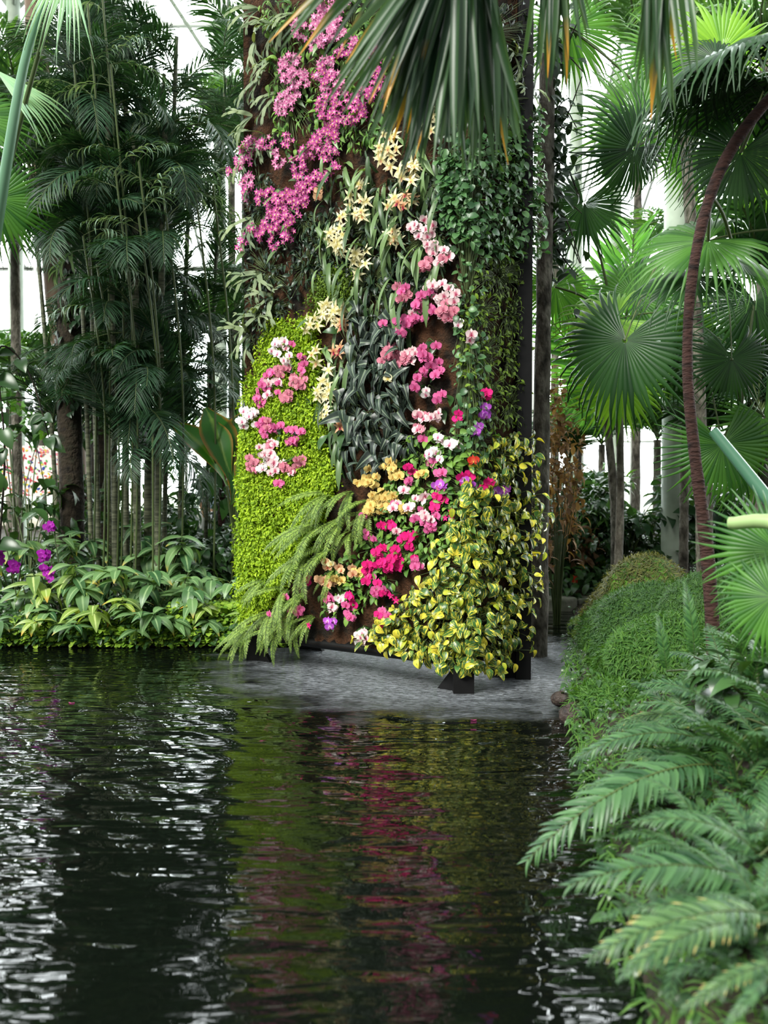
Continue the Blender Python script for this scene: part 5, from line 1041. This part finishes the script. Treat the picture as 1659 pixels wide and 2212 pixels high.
bush('broadleaf_plant', 'broad dark leaved plant at the right edge among the ferns', 'plant', 1.98, 5.0, .25, .5, 26, [Tov2], G_dark, .26, .2)
# brown leaved and red flecked planting beyond the kerb
bush('croton_shrub', 'tan and brown leaved shrub behind the stone kerb', 'shrub', P(1220, 1240, 14)[0], 14, .6, .75, 420, [Tov, Tln], G_brn, .2, .4)
bush('croton_shrub', 'brown hanging shrub against the trunk right of the tower', 'shrub', P(1205, 900, 11.6)[0], 11.6, .3, 3.2, 1000, [Tov, Tln], G_brn, .14, .8)
bush('bromeliad_cluster', 'low lime green plant above the stone kerb', 'plant', P(1280, 1265, 13.7)[0], 13.7, .35, .35, 200, [Tln], G_lime, .24, .1)
bush('dark_shrub', 'dark shrub hiding the ground behind the tower', 'shrub', P(900, 1300, 14.5)[0], 14.5, 1.6, 1.1, 900, [Tov2], G_dark, .22, .4)
orchid(1175, 1255, 8, 6, 3, 'red', None, 'in the bed behind the stone kerb', .07, 0, P(1240, 1250, 13.5), np.array([0, -1.0, 0]))
# orchids and twigs on the trunk right of the tower: dark clinging leaves seen against the sky
for (py, n_) in [(80, 60), (230, 80), (380, 70), (520, 50)]:
    c = P(1190, py, 9.6); Ms, Ts, tn = [], [], []; root = thing('trunk_epiphyte', 'dark clinging leaves on the mossy trunk ' + ('at the top' if py < 100 else 'below the hanging palm' if py < 300 else 'beside the white gap' if py < 450 else 'above the middle'), 'epiphyte', c)
    for i in range(n_): Ms.append(frame(rng.normal(0, 1, 3) + [.8, -.2, -.2], (0, -1, 1)) * rng.uniform(.08, .2)); Ts.append(c + np.array([abs(rng.normal(0, .12)) - .04, rng.normal(0, .08), rng.normal(0, .25)])); tn.append(rng.random())
    MB().many(Tov, Ms, Ts, tn).build('foliage', G_deep, root, c)
    b = MB()
    for i in range(3): b.tube(crv([c + [-.05, 0, rng.normal(0, .1)], c + [.12, 0, rng.normal(0, .2)], c + [.3, rng.normal(0, .1), rng.normal(0, .3)]], 8), [.012, .005], 5)
    b.build('stem', darkbark, root, c)

for (px, py, lb) in [(152, 1519, 'pink petal floating on the dark water at the left'), (1024, 1556, 'pink petal floating by the front leg of the tower')]:
    r_ = ray(px, py); c = np.array([0, 0, CAMZ]) + r_ * (CAMZ - .006) / -r_[2]; tag(MB().add(T_leaf(.8, 5, .3, .1, 'round')[0] * .06 + c, T_leaf(.8, 5, .3, .1, 'round')[1], T_leaf(.8, 5, .3, .1, 'round')[2]).build('fallen_petal', P_mid, loc=c), lb, 'petal')
# ---------------------------------------------------------------- one label for one thing
from collections import defaultdict
by = defaultdict(list)
for o in LABELS: by[o['label']].append(o)
ORD = ['first', 'second', 'third', 'fourth', 'fifth', 'sixth', 'seventh', 'eighth', 'ninth', 'tenth', 'eleventh', 'twelfth']
bpy.context.view_layer.update()
for lb, os_ in by.items():
    if len(os_) < 2: continue
    k = len(os_); c = [proj(np.array(o.matrix_world.translation)) for o in os_]; horiz = np.ptp([a[0] for a in c]) >= np.ptp([a[1] for a in c])
    order = sorted(range(k), key=lambda i: c[i][0] if horiz else c[i][1])
    for r_, i in enumerate(order):
        if k == 2: w_ = (['the left one', 'the right one'] if horiz else ['the upper one', 'the lower one'])[r_]
        elif r_ == 0: w_ = 'leftmost' if horiz else 'topmost'
        elif r_ == k - 1: w_ = 'rightmost' if horiz else 'lowest'
        elif r_ < 12: w_ = ORD[r_] + (' from the left' if horiz else ' from the top')
        else: w_ = ORD[min(11, k - 1 - r_)] + (' from the right' if horiz else ' from the bottom')
        os_[i]['label'] = lb + ', ' + w_
print('THINGS', len(LABELS), 'objects', len(bpy.data.objects), 'orchids', NORC[0])
